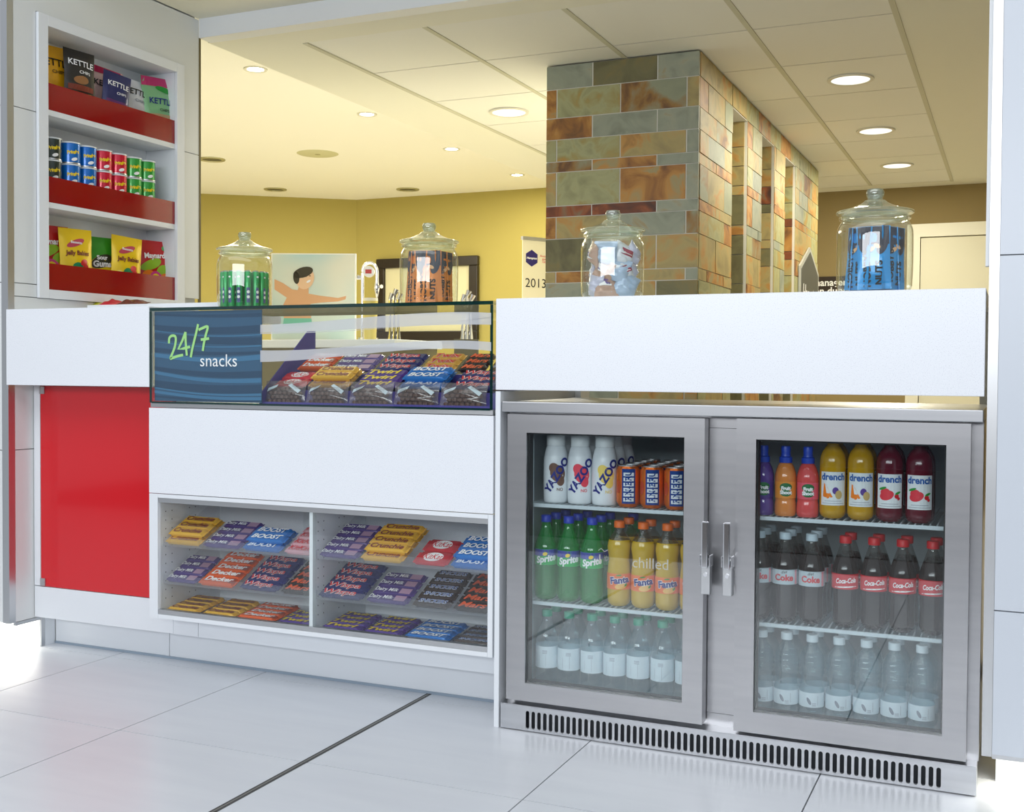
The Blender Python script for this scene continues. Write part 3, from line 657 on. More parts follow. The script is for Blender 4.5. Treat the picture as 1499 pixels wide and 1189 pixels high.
# base grille with slots
cu = bpy.data.curves.new('g', 'CURVE'); cu.dimensions = '2D'; cu.fill_mode = 'BOTH'; cu.extrude = 0.001
def spl(pts):
    s = cu.splines.new('POLY'); s.points.add(len(pts)-1); s.use_cyclic_u = True
    for q, p_ in zip(s.points, pts): q.co = (p_[0], p_[1], 0, 1)
spl([(FX0-l[0], 0.003), (FX1-0.003-l[0], 0.003), (FX1-0.003-l[0], 0.069), (FX0-l[0], 0.069)])
NS = 63
for i in range(NS):
    x = -1.209+(1.209-0.153)*i/(NS-1)-l[0]; r = 0.0052; z0, z1 = 0.0145, 0.0525
    spl([(x+r*math.cos(a), z1+r*math.sin(a)) for a in [PI*k/5 for k in range(6)]]+[(x+r*math.cos(a), z0+r*math.sin(a)) for a in [PI+PI*k/5 for k in range(6)]])
go = bpy.data.objects.new('g', cu); COL.objects.link(go); bpy.context.view_layer.update()
gm = bpy.data.meshes.new_from_object(go.evaluated_get(bpy.context.evaluated_depsgraph_get())); bpy.data.objects.remove(go); bpy.data.curves.remove(cu)
for v in gm.vertices: v.co = (v.co.x, 0.001-v.co.z, v.co.y)
gm.materials.clear(); obj('base_grille', gm, STEELH, fg)
fbx(MB(), FX0, FX1-0.003, Y0, Y0+0.09, 0.0695, 0.0715).build('base_ledge', STEELH, fg)
fbx(MB(), FX0, FX0+0.002, Y0+0.0025, Y0+0.09, 0.003, 0.069).build('base_cheek', STEELH, fg)
fbx(MB(), FX1-0.005, FX1-0.003, Y0+0.0025, Y0+0.09, 0.003, 0.069).build('base_cheek', STEELH, fg)
fbx(MB(), FX0+0.01, FX1-0.01, Y0+0.035, Y0+0.09, 0.0, 0.069).build('base_box', pm('grille_dark', c(40, 44, 50), 0.5), fg)
def door(x0, x1, z0, z1, wx0, wx1, wz0, wz1, hx, nm):
    m = MB(); ya, yb = Y0, Y0+0.040
    fbx(m, x0, wx0, ya, yb, z0, z1); fbx(m, wx1, x1, ya, yb, z0, z1); fbx(m, wx0, wx1, ya, yb, z0, wz0); fbx(m, wx0, wx1, ya, yb, wz1, z1)
    d = m.build('door', STEEL, fg)
    fbx(MB(), wx0, wx1, Y0+0.008, Y0+0.012, wz0, wz1).build('door_pane', DOORGL, d)
    g = MB(); t = 0.004
    fbx(g, wx0+0.0005, wx0+t, Y0+0.0125, Y0+0.0395, wz0, wz1); fbx(g, wx1-t, wx1-0.0005, Y0+0.0125, Y0+0.0395, wz0, wz1); fbx(g, wx0+t, wx1-t, Y0+0.0125, Y0+0.0395, wz0+0.0005, wz0+t); fbx(g, wx0+t, wx1-t, Y0+0.0125, Y0+0.0395, wz1-t, wz1-0.0005)
    g.build('gasket', BLACK, d)
    # latch handle: block with lock barrel and a lever standing on it
    b = MB(); hz = 0.50
    fbx(b, hx-0.012, hx+0.012, Y0-0.024, Y0-0.0005, hz-0.075, hz+0.015); b.build('latch_block', ALU, d, bevel=0.002)
    for sx_ in (-0.01225, 0.01225): fbx(MB(), hx+sx_-0.00175, hx+sx_+0.00175, Y0-0.032, Y0-0.004, hz-0.002, hz+0.026).build('latch_cheek', CHROME, d, bevel=0.001)
    lv = MB(); fbx(lv, hx-0.0085, hx+0.0085, Y0-0.038, Y0-0.026, hz-0.006, hz+0.112); lv.build('lever', CHROME, d, bevel=0.003)
    k = MB(); k.lathe([(0.0001, 0), (0.0055, 0), (0.0055, 0.003), (0.0001, 0.003)], 14); k.v = [(hx-l[0]+x, -0.0245-z, hz-0.024+y) for x, y, z in k.v]; k.build('lock_barrel', CHROME, d, True)
    return d
dl = door(-1.274, -0.7235, 0.084, 0.8705, -1.2175, -0.7765, 0.1335, 0.8205, -0.712, 'l')
dr = door(-0.642, -0.094, 0.080, 0.8725, -0.5925, -0.147, 0.1335, 0.821, -0.6565, 'r')
q0 = on(952, 826, 1, Y0+0.0072)
obj('chilled_lettering', text_mesh('chilled', 0.040, 0.0, 0, 0.98, fmap=lambda x, y, z: (x-l[0], 0.0072, y), at=(q0[0], q0[2])), glass('vinyl_white', (0.9, 0.9, 0.9, 1), 0.02, 0.4, c(226, 228, 222), 0.7), dl)
fq = lambda px, py: (lambda q: (q[0]-l[0], 0.0072, q[2]))(on(px, py, 1, Y0+0.0072))
MB().tube([fq(876, 806), fq(880, 803), fq(885, 808), fq(890, 805)], 0.0008, 4).tube([fq(878, 822), fq(878, 812)], 0.002, 4).build('vinyl_flourish', MATS['vinyl_white'], dl)
WIRE = pm('white_wire', c(205, 216, 222), 0.35)
for x0, x1 in ((-1.232, -0.70), (-0.655, -0.118)):
    for z in (0.622, 0.350):
        m = MB(); 
        fbx(m, x0, x1, 2.905, 2.911, z-0.010, z-0.0005); fbx(m, x0, x1, 3.30, 3.306, z-0.010, z-0.0005)
        n = int((x1-x0)/0.0165)
        for i in range(n+1):
            x = x0+(x1-x0)*i/n; fbx(m, x-0.0017, x+0.0017, 2.9055, 3.305, z-0.0035, z)
        m.build('wire_shelf', WIRE, fg)
for x in (-1.229, -0.7, -0.64, -0.121):
    m = MB(); fbx(m, x-0.004, x+0.004, 2.915, 2.921, 0.108, 0.80); m.build('shelf_upright', WIRE, fg)

# ------------------------------------------------------------------ bottles and cans
def bottle_proto(name, cat, parts):
    """parts: list of (part name, mesh, material, smooth)"""
    t = thing(name, 'proto', cat)
    for nm, me, mt, sm in parts: obj(nm, me, mt, t, sm)
    note_kids(t); return t
def lt(prof, n=20): return MB().lathe(prof, n).mesh('m')
def olt(prof, n=20): return MB().open_lathe(prof, n).mesh('m')
def smooth_prof(pts, n=4):
    out = []
    for i in range(len(pts)-1):
        p0, p1, p2, p3 = pts[max(i-1, 0)], pts[i], pts[i+1], pts[min(i+2, len(pts)-1)]
        for k in range(n):
            t = k/n
            out.append(tuple(0.5*(2*p1[j]+(p2[j]-p0[j])*t+(2*p0[j]-5*p1[j]+4*p2[j]-p3[j])*t*t+(3*p1[j]-p0[j]-3*p2[j]+p3[j])*t**3) for j in (0, 1)))
    return out+[pts[-1]]
USED = set()
def face(x): return math.atan2(-x, 2.95)
def place(proto, x, y, z, label, group, rz=0.0):
    if proto.name not in USED:
        USED.add(proto.name); proto.location = (x, y, z); proto.rotation_euler = (0, 0, rz); proto['label'] = label; proto['group'] = group; return proto
    return dup(proto, (x, y, z), (0, 0, rz), label, group)
def bmat(name, col, rough=0.12): return pm(name, col, rough, coat=0.4)
PETW = glass('clear_bottle_plastic', (0.86, 0.93, 0.95, 1), 0.06, 0.02, c(205, 225, 232), 0.10, gain=0.8)
PETG = glass('green_bottle_plastic', (0.35, 0.86, 0.50, 1), 0.06, 0.02, c(30, 190, 90), 0.42, gain=0.7)
PETC = glass('cola_neck_plastic', (0.80, 0.80, 0.78, 1), 0.06, 0.02, c(150, 145, 140), 0.06, gain=0.8)
def capm(r, z0, h): return lt([(0.0001, z0), (r, z0), (r, z0+h*0.9), (r*0.9, z0+h), (0.0001, z0+h)], 18)
# milk drink bottles
def milk(col, nm):
    body = smooth_prof([(0.03, 0.0), (0.034, 0.006), (0.0352, 0.04), (0.0352, 0.10), (0.034, 0.125), (0.029, 0.148), (0.0255, 0.158)], 3)
    body = [(0.0001, 0.0)]+body+[(0.0001, 0.158)]
    W = wrap(0.0357); W2 = wrap(0.0362)
    return bottle_proto('milk_drink_bottle', 'bottle', [
        ('bottle_body', lt(body, 24), pm('milk_white', c(238, 242, 246), 0.25), True), ('cap', capm(0.0265, 0.1585, 0.030), pm('cap_white', c(226, 230, 232), 0.35), True),
        ('splash', blob_mesh([(0.004, 0.083, 0.022, 0.024, 0.5), (-0.008, 0.098, 0.014, 0.014, 0), (0.012, 0.062, 0.012, 0.014, 0)], W), pm('splash_'+nm, col, 0.4), False),
        ('brand_lettering', text_mesh('YAZOO', 0.031, 0.0014, 0, 1.0, 0.98, fmap=W2, at=(0.002, 0.078)), TXN, False),
        ('small_lettering', text_mesh('NO', 0.012, 0.0002, 0, 1, 0, fmap=W, at=(0.010, 0.038)), pm('no_'+nm, col, 0.4), False)])
mk = [milk(c(116, 82, 66), 'brown'), milk(c(240, 70, 90), 'pink'), milk(c(246, 216, 110), 'vanilla')]
mlab = ['brown', 'pink', 'yellow']
rows = [2.957, 3.03, 3.10, 3.17]
SZ1, SZ2, SZ3 = 0.6225, 0.3505, 0.1075
for i, x in enumerate((-1.1735, -1.1015, -1.0295)):
    place(mk[i], x, rows[0], SZ1, 'white milk drink bottle with %s splash, front row' % mlab[i], 'white milk drink bottles', face(x)+0.03)
    place(mk[i], x, rows[1]+0.003, SZ1, 'white milk drink bottle behind the one with %s splash' % mlab[i], 'white milk drink bottles', 0.3)
place(mk[2], -1.028, 3.106, SZ1, 'white milk drink bottle furthest back in the yellow-splash column', 'white milk drink bottles', 0.4)
# orange cans
CANO = pm('can_orange', c(232, 116, 40), 0.22, 0.5); CANB = pm('can_blue', c(24, 70, 150), 0.25, 0.3)
can = bottle_proto('drink_can', 'can', [
    ('can_body', lt([(0.0001, 0.003), (0.024, 0.0), (0.027, 0.004), (0.0325, 0.014), (0.0325, 0.100), (0.0275, 0.110)], 24), CANO, True),
    ('lid', lt([(0.0001, 0.108), (0.025, 0.108), (0.0265, 0.113), (0.0275, 0.113), (0.0275, 0.110)], 24), ALU, True),
    ('blue_panel', blob_mesh([('r', -0.019, 0.019, 0.010, 0.104)], wrap(0.0329)), CANB, False),
    ('white_bars', blob_mesh([('r', -0.0145, 0.0145, 0.016+0.0137*k, 0.0255+0.0137*k) for k in (0, 1, 2, 3, 4, 5)], wrap(0.0333)), pm('can_white', c(228, 232, 236), 0.3), False),
    ('brand_lettering', text_mesh('IRN-BRU', 0.024, 0.0006, 0, 0.98, PI/2, fmap=wrap(0.0338), at=(0, 0.057)), CANB, False),
    ('side_mark', blob_mesh([(-0.033, 0.055, 0.009, 0.018, 0)], wrap(0.0332)), pm('can_rust', c(190, 70, 36), 0.3), False)])
for r in range(4):
    for i, x in enumerate((-0.960, -0.893, -0.826)):
        place(can, x+0.0005*r, 2.952+0.0675*r, SZ1, 'orange and blue drink can, %s row, %s from the milk bottles' % (['front', 'second', 'third', 'rear'][r], ORD[i]), 'orange and blue cans', face(x)+0.03)
# green soda
gb = [(0.0001, 0.006), (0.022, 0.0), (0.0305, 0.008)]+smooth_prof([(0.0315, 0.02), (0.0315, 0.06), (0.0312, 0.085), (0.0325, 0.10), (0.0325, 0.14), (0.029, 0.158), (0.019, 0.185), (0.0135, 0.203), (0.0125, 0.215)], 2)
def soda_green():
    return bottle_proto('soda_bottle', 'bottle', [
        ('bottle_body', lt(gb+[(0.0001, 0.215)], 22), PETG, True), ('cap', capm(0.0148, 0.2155, 0.019), pm('cap_blue', c(24, 60, 190), 0.35), True),
        ('label', olt([(0.0330, 0.098), (0.0330, 0.142)], 22), pm('label_green', c(20, 178, 84), 0.35), True),
        ('label_top', blob_mesh([('r', -0.045, 0.045, 0.123, 0.1415)], wrap(0.0334)), pm('label_violet', c(70, 80, 170), 0.4), False),
        ('lemon_mark', blob_mesh([(-0.004, 0.129, 0.007, 0.005, 0.3)], wrap(0.0338)), TXY, False),
        ('brand_lettering', text_mesh('Sprite', 0.025, 0.0011, 0.2, 1.0, 0.16, fmap=wrap(0.0340), at=(-0.002, 0.115)), TXW, False)])
sp = soda_green()
for r in range(3):
    for i, x in enumerate((-1.201, -1.133, -1.064)):
        place(sp, x+0.003*r, 2.955+0.0675*r, SZ2, 'green soda bottle with blue cap, %s row, %s from fridge side' % (['front', 'second', 'rear'][r], ORD[i]), 'green soda bottles', face(x)+0.03)
place(sp, -0.992, 3.10, SZ2, 'green soda bottle tucked behind between green and orange front rows', 'green soda bottles', 0.3)
# orange soda
ob = [(0.0001, 0.006), (0.022, 0.0), (0.0305, 0.008)]+smooth_prof([(0.0318, 0.02), (0.0325, 0.06), (0.0325, 0.09), (0.0300, 0.115), (0.0285, 0.128), (0.0310, 0.145), (0.0328, 0.162), (0.029, 0.18)], 2)
on_ = smooth_prof([(0.029, 0.18), (0.020, 0.194), (0.0135, 0.203), (0.0125, 0.212)], 2)
fa = bottle_proto('soda_bottle', 'bottle', [
    ('drink', lt(ob+[(0.0001, 0.18)], 22), bmat('orange_drink', c(206, 168, 34)), True), ('neck', olt(on_, 22), PETC, True),
    ('cap', capm(0.0148, 0.2125, 0.018), pm('cap_orange', c(240, 110, 16), 0.35), True),
    ('label', olt([(0.0330, 0.047), (0.0330, 0.090)], 22), pm('label_orange', c(244, 120, 54), 0.35), True),
    ('fruit_mark', blob_mesh([(0.004, 0.056, 0.017, 0.008, 0.15)], wrap(0.0334)), pm('fruit_pale', c(250, 196, 110), 0.4), False),
    ('leaf_mark', blob_mesh([(0.018, 0.060, 0.005, 0.003, 0.8), (-0.002, 0.086, 0.008, 0.002, 0.1)], wrap(0.0338)), TXG, False),
    ('brand_backing', text_mesh('Fanta', 0.0245, 0.0022, 0, 1.05, 0.10, fmap=wrap(0.0337), at=(0, 0.072)), TXW, False),
    ('brand_lettering', text_mesh('Fanta', 0.0245, 0.0010, 0, 1.05, 0.10, fmap=wrap(0.0341), at=(0, 0.072)), TXN, False)])
for r in range(2):
    for i, x in enumerate((-0.985, -0.917, -0.849, -0.781)):
        place(fa, x+0.001*r, 2.955+0.068*r+(0.012 if i == 0 and r else 0), SZ2, 'orange soda bottle with orange cap, %s row, %s from the green bottles' % (['front', 'rear'][r], ORD[i]), 'orange soda bottles', face(x)+0.03)
# water bottles, green caps, tall label
wb = [(0.0001, 0.006), (0.022, 0.0), (0.0300, 0.006)]+smooth_prof([(0.0315, 0.014), (0.0315, 0.05), (0.0318, 0.06), (0.0318, 0.115), (0.0312, 0.128), (0.0275, 0.148), (0.018, 0.172), (0.0125, 0.187), (0.0122, 0.195)], 2)
LABW = pm('label_white', c(214, 228, 236), 0.4)
wg = bottle_proto('water_bottle', 'bottle', [('bottle_body', olt(wb, 22), PETW, True), ('cap', capm(0.0148, 0.1955, 0.018), pm('cap_teal', c(40, 160, 128), 0.35), True),
    ('label', olt([(0.0324, 0.055), (0.0324, 0.115)], 22), LABW, True),
    ('label_print', blob_mesh([('r', -0.006, 0.008, 0.103-0.0035*k, 0.1042-0.0035*k) for k in range(3)]+[('r', -0.016, -0.0155, 0.062, 0.09), ('r', 0.004, 0.0045, 0.06, 0.095)], wrap(0.0327)), TXGR, False)])
for r in range(2):
    for i, x in enumerate((-1.192, -1.126, -1.058, -0.992, -0.925, -0.857, -0.789)):
        place(wg, x, 2.945+0.068*r, SZ3, 'clear water bottle with teal cap, %s row, %s from fridge side wall' % (['front', 'rear'][r], ORD[i]), 'water bottles with teal caps', random.uniform(0.0, 0.3))
# water bottles, white caps, ribbed and waisted
rb = [(0.0001, 0.006), (0.022, 0.0), (0.0290, 0.006)]+smooth_prof([(0.0305, 0.014), (0.0305, 0.03), (0.0312, 0.036), (0.0312, 0.072), (0.0295, 0.082), (0.0275, 0.098), (0.0285, 0.112), (0.0315, 0.120), (0.0300, 0.126), (0.0318, 0.133), (0.0302, 0.139), (0.0316, 0.146), (0.0298, 0.153), (0.0285, 0.165), (0.020, 0.180), (0.0125, 0.190), (0.0122, 0.197)], 2)
ww = bottle_proto('water_bottle', 'bottle', [('bottle_body', olt(rb, 22), PETW, True), ('cap', capm(0.0148, 0.1975, 0.018), pm('cap_white2', c(222, 234, 240), 0.35), True),
    ('label', olt([(0.0318, 0.036), (0.0318, 0.073)], 22), LABW, True),
    ('label_print', blob_mesh([(-0.010, 0.052, 0.004, 0.010, 0.5), ('r', 0.012, 0.0128, 0.042, 0.066)]+[('r', -0.002, 0.008, 0.046-0.003*k, 0.0470-0.003*k) for k in range(3)], wrap(0.0321)), TXGR, False)])
for r in range(2):
    for i, x in enumerate((-0.592, -0.528, -0.464, -0.398, -0.331, -0.265, -0.200)):
        place(ww, x+0.004*r, 2.945+0.067*r, SZ3, 'ribbed water bottle with white cap, %s row, %s from the mullion' % (['front', 'rear'][r], ORD[i]), 'water bottles with white caps', random.uniform(0.1, 0.4))
# children's fruit drinks
def shoot(col, lab, nm):
    pr_ = [(0.0001, 0.0)]+smooth_prof([(0.025, 0.0), (0.0275, 0.008), (0.0272, 0.03), (0.0255, 0.042), (0.0268, 0.06), (0.0275, 0.085), (0.0268, 0.105), (0.021, 0.125), (0.015, 0.135)], 3)+[(0.0001, 0.135)]
    return bottle_proto('fruit_drink_bottle', 'bottle', [('bottle_body', lt(pr_, 22), bmat('fruit_drink_'+nm, col), True),
        ('sports_cap', lt([(0.0001, 0.1355), (0.0165, 0.1355), (0.0165, 0.149), (0.0125, 0.152), (0.0115, 0.160), (0.0125, 0.172), (0.011, 0.178), (0.0001, 0.178)], 18), pm('cap_royal', c(30, 70, 190), 0.3), True),
        ('label', blob_mesh([('r', -0.033, 0.033, 0.046, 0.088)], wrap(0.0279)), pm('fruit_label_'+nm, lab, 0.4), False),
        ('green_badge', blob_mesh([(0.0, 0.075, 0.016, 0.010, 0), (0.0, 0.059, 0.015, 0.008, 0)], wrap(0.0283)), pm('badge_green', c(30, 110, 60), 0.4), False),
        ('brand_lettering', text_mesh('Fruit\nShoot', 0.0125, 0.0007, 0, 1.0, 0.0, fmap=wrap(0.0287), at=(0, 0.066)), TXW, False)])
for i, (x, col, lab, nm) in enumerate(((-0.594, c(96, 70, 150), c(80, 60, 140), 'purple'), (-0.537, c(226, 140, 70), c(236, 150, 60), 'orange'), (-0.481, c(224, 84, 84), c(232, 90, 110), 'red'))):
    place(shoot(col, lab, nm), x, 2.95, SZ1, 'small %s fruit drink bottle with blue sports cap' % nm, 'fruit drink bottles', face(x)+0.03)
# juice bottles with white label
db = [(0.0001, 0.006), (0.022, 0.0), (0.0300, 0.006)]+smooth_prof([(0.0325, 0.016), (0.0325, 0.03), (0.0328, 0.035), (0.0328, 0.115), (0.0328, 0.13), (0.0318, 0.15), (0.026, 0.168), (0.016, 0.182), (0.0135, 0.188)], 2)+[(0.0001, 0.188)]
def juice(col, nm, fruit):
    W = wrap(0.0336)
    ps = [('bottle_body', lt(db, 22), bmat('juice_'+nm, col), True), ('cap', capm(0.015, 0.1885, 0.016), BLACK, True),
        ('label', blob_mesh([('r', -0.0335, 0.0335, 0.034, 0.118)], wrap(0.0332)), pm('label_juice', c(232, 236, 238), 0.4), False),
        ('brand_lettering', text_mesh('drench', 0.0235, 0.0008, 0, 0.95, 0, fmap=W, at=(0, 0.105)), TXB, False),
        ('small_print', blob_mesh([('r', -0.022, 0.022, 0.0445, 0.0455), ('r', -0.029, 0.029, 0.0385, 0.0395)], W), TXGR, False)]
    if fruit == 'orange':
        ps += [('orange_wedge', blob_mesh([('p', [(-0.027, 0.056), (-0.024, 0.090), (-0.015, 0.080), (-0.006, 0.064), (-0.001, 0.055), (-0.014, 0.051)])], W), TXO, False),
               ('passion_fruit', blob_mesh([(0.006, 0.071, 0.008, 0.009, 0)], W), TXP, False), ('passion_half', blob_mesh([(0.014, 0.061, 0.009, 0.011, 0)], wrap(0.0340)), pm('passion_tan', c(206, 176, 110), 0.4), False)]
    else:
        ps += [('strawberry', blob_mesh([(-0.008, 0.066, 0.018, 0.012, 0.3), (-0.012, 0.074, 0.012, 0.009, 0.2)], W), pm('berry_red', c(226, 50, 66), 0.4), False),
               ('leaf', blob_mesh([(-0.018, 0.083, 0.010, 0.003, 0.3), (0.02, 0.072, 0.008, 0.003, 0.4)], wrap(0.0341)), TXG, False), ('redcurrant', blob_mesh([(0.017, 0.064, 0.006, 0.006, 0), (0.022, 0.058, 0.004, 0.004, 0)], wrap(0.0340)), TXR, False)]
    return bottle_proto('juice_bottle', 'bottle', ps)
jo_, js_ = juice(c(196, 150, 14), 'yellow', 'orange'), juice(c(96, 12, 34), 'red', 'berry')
for r in range(2):
    for i, x in enumerate((-0.420, -0.352, -0.283, -0.213)):
        nm = ['yellow', 'dark red'][i//2]
        place((jo_, jo_, js_, js_)[i], x, 2.956+0.07*r, SZ1, '%s juice bottle with white label, %s row, %s one' % (nm, ['front', 'rear'][r], ['beside the yellow' if i == 2 else 'beside the red fruit drink' if i == 0 else 'beside the dark red' if i == 1 else 'nearest the fridge side'][0]), nm+' juice bottles', face(x)+0.03)
# colas
cb = [(0.0001, 0.006), (0.020, 0.0), (0.0285, 0.008)]+smooth_prof([(0.0300, 0.02), (0.0285, 0.055), (0.0300, 0.09), (0.0322, 0.10), (0.0322, 0.134), (0.0310, 0.150), (0.022, 0.178)], 2)
cn = smooth_prof([(0.022, 0.178), (0.0155, 0.197), (0.0125, 0.206), (0.0125, 0.210)], 2)
COLA = pm('cola_drink', c(34, 20, 16), 0.14, coat=0.5)
def cola(diet):
    W = wrap(0.0332)
    ps = [('drink', lt(cb+[(0.0001, 0.178)], 22), COLA, True), ('neck', olt(cn, 22), PETC, True),
          ('cap', capm(0.0150, 0.2105, 0.018), pm('cap_silver', c(196, 214, 224), 0.35) if diet else pm('cap_red', c(206, 26, 36), 0.35), True),
          ('label', olt([(0.0328, 0.098), (0.0328, 0.136)], 22), TXS if diet else pm('label_red', c(208, 22, 38), 0.35), True)]
    if diet: ps += [('brand_lettering', text_mesh('Coke', 0.022, 0.0009, 0, 1, 0, fmap=W, at=(-0.004, 0.115)), TXR, False), ('small_lettering', text_mesh('diet', 0.010, 0.0001, 0.3, 1, 0.1, fmap=W, at=(-0.004, 0.130)), TXK, False), ('pink_panel', blob_mesh([('r', 0.026, 0.034, 0.099, 0.135)], W), pm('label_pink', c(226, 140, 150), 0.4), False)]
    else: ps += [('brand_lettering', text_mesh('Coca-Cola', 0.0170, 0.0005, 0.3, 0.72, 0.08, fmap=W, at=(0, 0.119)), TXW, False), ('wave_mark', blob_mesh([(0, 0.104, 0.030, 0.0018, 0.06)], W), TXW, False)]
    return bottle_proto('cola_bottle', 'bottle', ps)
cd_, cc_ = cola(True), cola(False)
for r in range(3):
    for i, x in enumerate((-0.602, -0.536, -0.469)):
        place(cd_, x+0.002*r, 2.952+0.067*r, SZ2, 'cola bottle with silver label and cap, %s row, %s from the mullion' % (['front', 'second', 'rear'][r], ORD[i]), 'silver label cola bottles', face(x)+0.03)
for r in range(2):
    for i, x in enumerate((-0.386, -0.317, -0.249, -0.179)):
        place(cc_, x+0.004*r, 2.952+0.068*r, SZ2, 'cola bottle with red label and cap, %s row, %s from the silver ones' % (['front', 'rear'][r], ORD[i]), 'red label cola bottles', face(x)+0.03)
# ------------------------------------------------------------------ chocolate bars
def bar_mesh(L, W, H, seed=0):
    rn = random.Random(seed); xs = [-L/2, -L/2+0.007, -L/2+0.012, -L/4, 0, L/4, L/2-0.012, L/2-0.007, L/2]
    m = MB(); vs = []; n = 8
    for i, x in enumerate(xs):
        e = 0 if i in (0, 1, len(xs)-1, len(xs)-2) else 1
        hw = W/2*(0.98 if e else 0.86); h = H if e else 0.0022; zb = 0.0 if e else H*0.42
        j = rn.uniform(-0.0006, 0.0006) if e else 0
        prof = [(-hw*0.9, 0), (hw*0.9, 0), (hw, h*0.3), (hw*0.97, h*0.75), (hw*0.8, h), (-hw*0.8, h), (-hw*0.97, h*0.75), (-hw, h*0.3)]
        zz = 0.0015*(-1)**i if not e else 0
        vs += [(x, y, zb+z+j*(z > 0)+(zz if not e else 0)*0.3) for y, z in prof]
    fs = []
    for i in range(len(xs)-1):
        for k in range(n):
            q = (k+1) % n; fs.append((i*n+k, i*n+q, i*n+n+q, i*n+n+k))
    fs.append(tuple(range(n))[::-1]); fs.append(tuple(range((len(xs)-1)*n, len(xs)*n)))
    return m.add(vs, fs).mesh('wrapper')
def foil(nm, col, metal=0.12, rough=0.26): return pm('foil_'+nm, col, rough, metal, coat=0.3, bump=(90, 0.35, 0.002))
BR = {
 'gold':   dict(look='gold wrapped', mat=foil('gold', c(236, 182, 52), 0.15), txt=[('Crunchie', 0.0250, pm('print_wine', c(120, 6, 30), 0.5), 0.0007, 0.15, (0, 0))], h=0.016),
 'lilac':  dict(look='lilac and purple', mat=foil('purple', c(84, 62, 132)), txt=[('Dairy Milk', 0.018, TXW, 0.0003, 0.12, (-0.028, 0.001))], patch=(c(176, 140, 168), 0.02, 0.058), h=0.012),
 'blue':   dict(look='bright blue', mat=foil('blue', c(30, 116, 196), 0.15), txt=[('BOOST', 0.024, TXW, 0.001, 0.25, (0, 0))], h=0.016),
 'red':    dict(look='red', mat=foil('red', c(206, 26, 44)), oval=True, txt=[('KitKat', 0.022, TXR, 0.0004, 0.2, (0, 0))], h=0.012),
 'pink':   dict(look='pale pink and red', mat=foil('pink', c(232, 176, 184)), txt=[('KitKat', 0.024, TXR, 0.0007, 0.2, (0, 0))], h=0.014),
 'orange': dict(look='orange', mat=foil('orange', c(236, 98, 28)), txt=[('Decker', 0.024, TXW, 0.0010, 0.2, (0.004, 0.002))], patch=(c(150, 60, 40), 0.045, 0.066), h=0.016),
 'navy':   dict(look='dark blue', mat=foil('navy', c(40, 44, 108)), txt=[('Wispa', 0.0255, TXW, 0.0015, 0.15, (-0.008, 0)), ('Wispa', 0.0255, TXR, 0.0005, 0.15, (-0.008, 0))], h=0.014),
 'black':  dict(look='black', mat=foil('black', c(46, 34, 32)), txt=[('Mars', 0.027, pm('mars_red', c(232, 96, 50), 0.4), 0.0009, 0.25, (0.0, 0))], h=0.014),
 'purple': dict(look='deep purple', mat=foil('deep_purple', c(78, 44, 138)), txt=[('Twirl', 0.026, TXY, 0.0010, 0.2, (-0.008, 0))], h=0.014),
 'brown':  dict(look='brown and white', mat=foil('brown', c(66, 52, 48)), txt=[('SNICKERS', 0.0185, TXW, 0.0010, 0.2, (0.002, 0)), ('SNICKERS', 0.0185, TXB, 0.0001, 0.2, (0.002, 0))], h=0.014),
 'twix':   dict(look='gold and red lettered', mat=foil('amber', c(222, 168, 70), 0.15), txt=[('Twix', 0.027, TXW, 0.0014, 0.15, (0, 0)), ('Twix', 0.027, TXR, 0.0008, 0.15, (0, 0))], h=0.014),
}
PROTO = {}
def bar(brand, L, W=0.034):
    key = (brand, round(L, 3), round(W, 3))
    if key in PROTO: return PROTO[key]
    B = BR[brand]; H = B['h']
    t = thing('chocolate_bar', 'proto', 'chocolate bar')
    obj('wrapper', bar_mesh(L, W, H, len(PROTO)), B['mat'], t, True)
    k = min(1.0, L/0.145); kw = W/0.034; top = lambda dz: (lambda x, y, z: (x, y, H+dz))
    if B.get('patch'):
        col, a, b = B['patch']; obj('patch', blob_mesh([('r', a*k, b*k, -W*0.36, W*0.36)], top(0.0008)), pm('patch_'+brand, col, 0.4), t)
    if B.get('oval'): obj('oval', blob_mesh([(0, 0, 0.040*k, W*0.36, 0.05)], top(0.0008)), TXW, t)
    for i, (s_, sz, mt, bold, shr, at) in enumerate(B['txt']):
        S_ = sz*1.22*min(kw, 1.35); tm = text_mesh(s_, S_, bold, shr, 1.0, 0, fmap=top(0.0010+0.0004*i))
        x_ = [v.co.x for v in tm.vertices]; want = L*(0.52 if B.get('oval') else 0.56 if brand == 'lilac' else 0.76); f_ = min(want/(max(x_)-min(x_)), 1.7); m_ = (max(x_)+min(x_))/2
        for v in tm.vertices: v.co.x = (v.co.x-m_)*f_+at[0]*k; v.co.y += at[1]
        obj('lettering', tm, mt, t)
    note_kids(t); PROTO[key] = t; return t
def put_bar(pr_, loc, rot, label, group):
    if pr_.name not in USED:
        USED.add(pr_.name); pr_.location = loc; pr_.rotation_euler = rot; pr_['label'] = label; pr_['group'] = group
    else: dup(pr_, loc, rot, label, group)
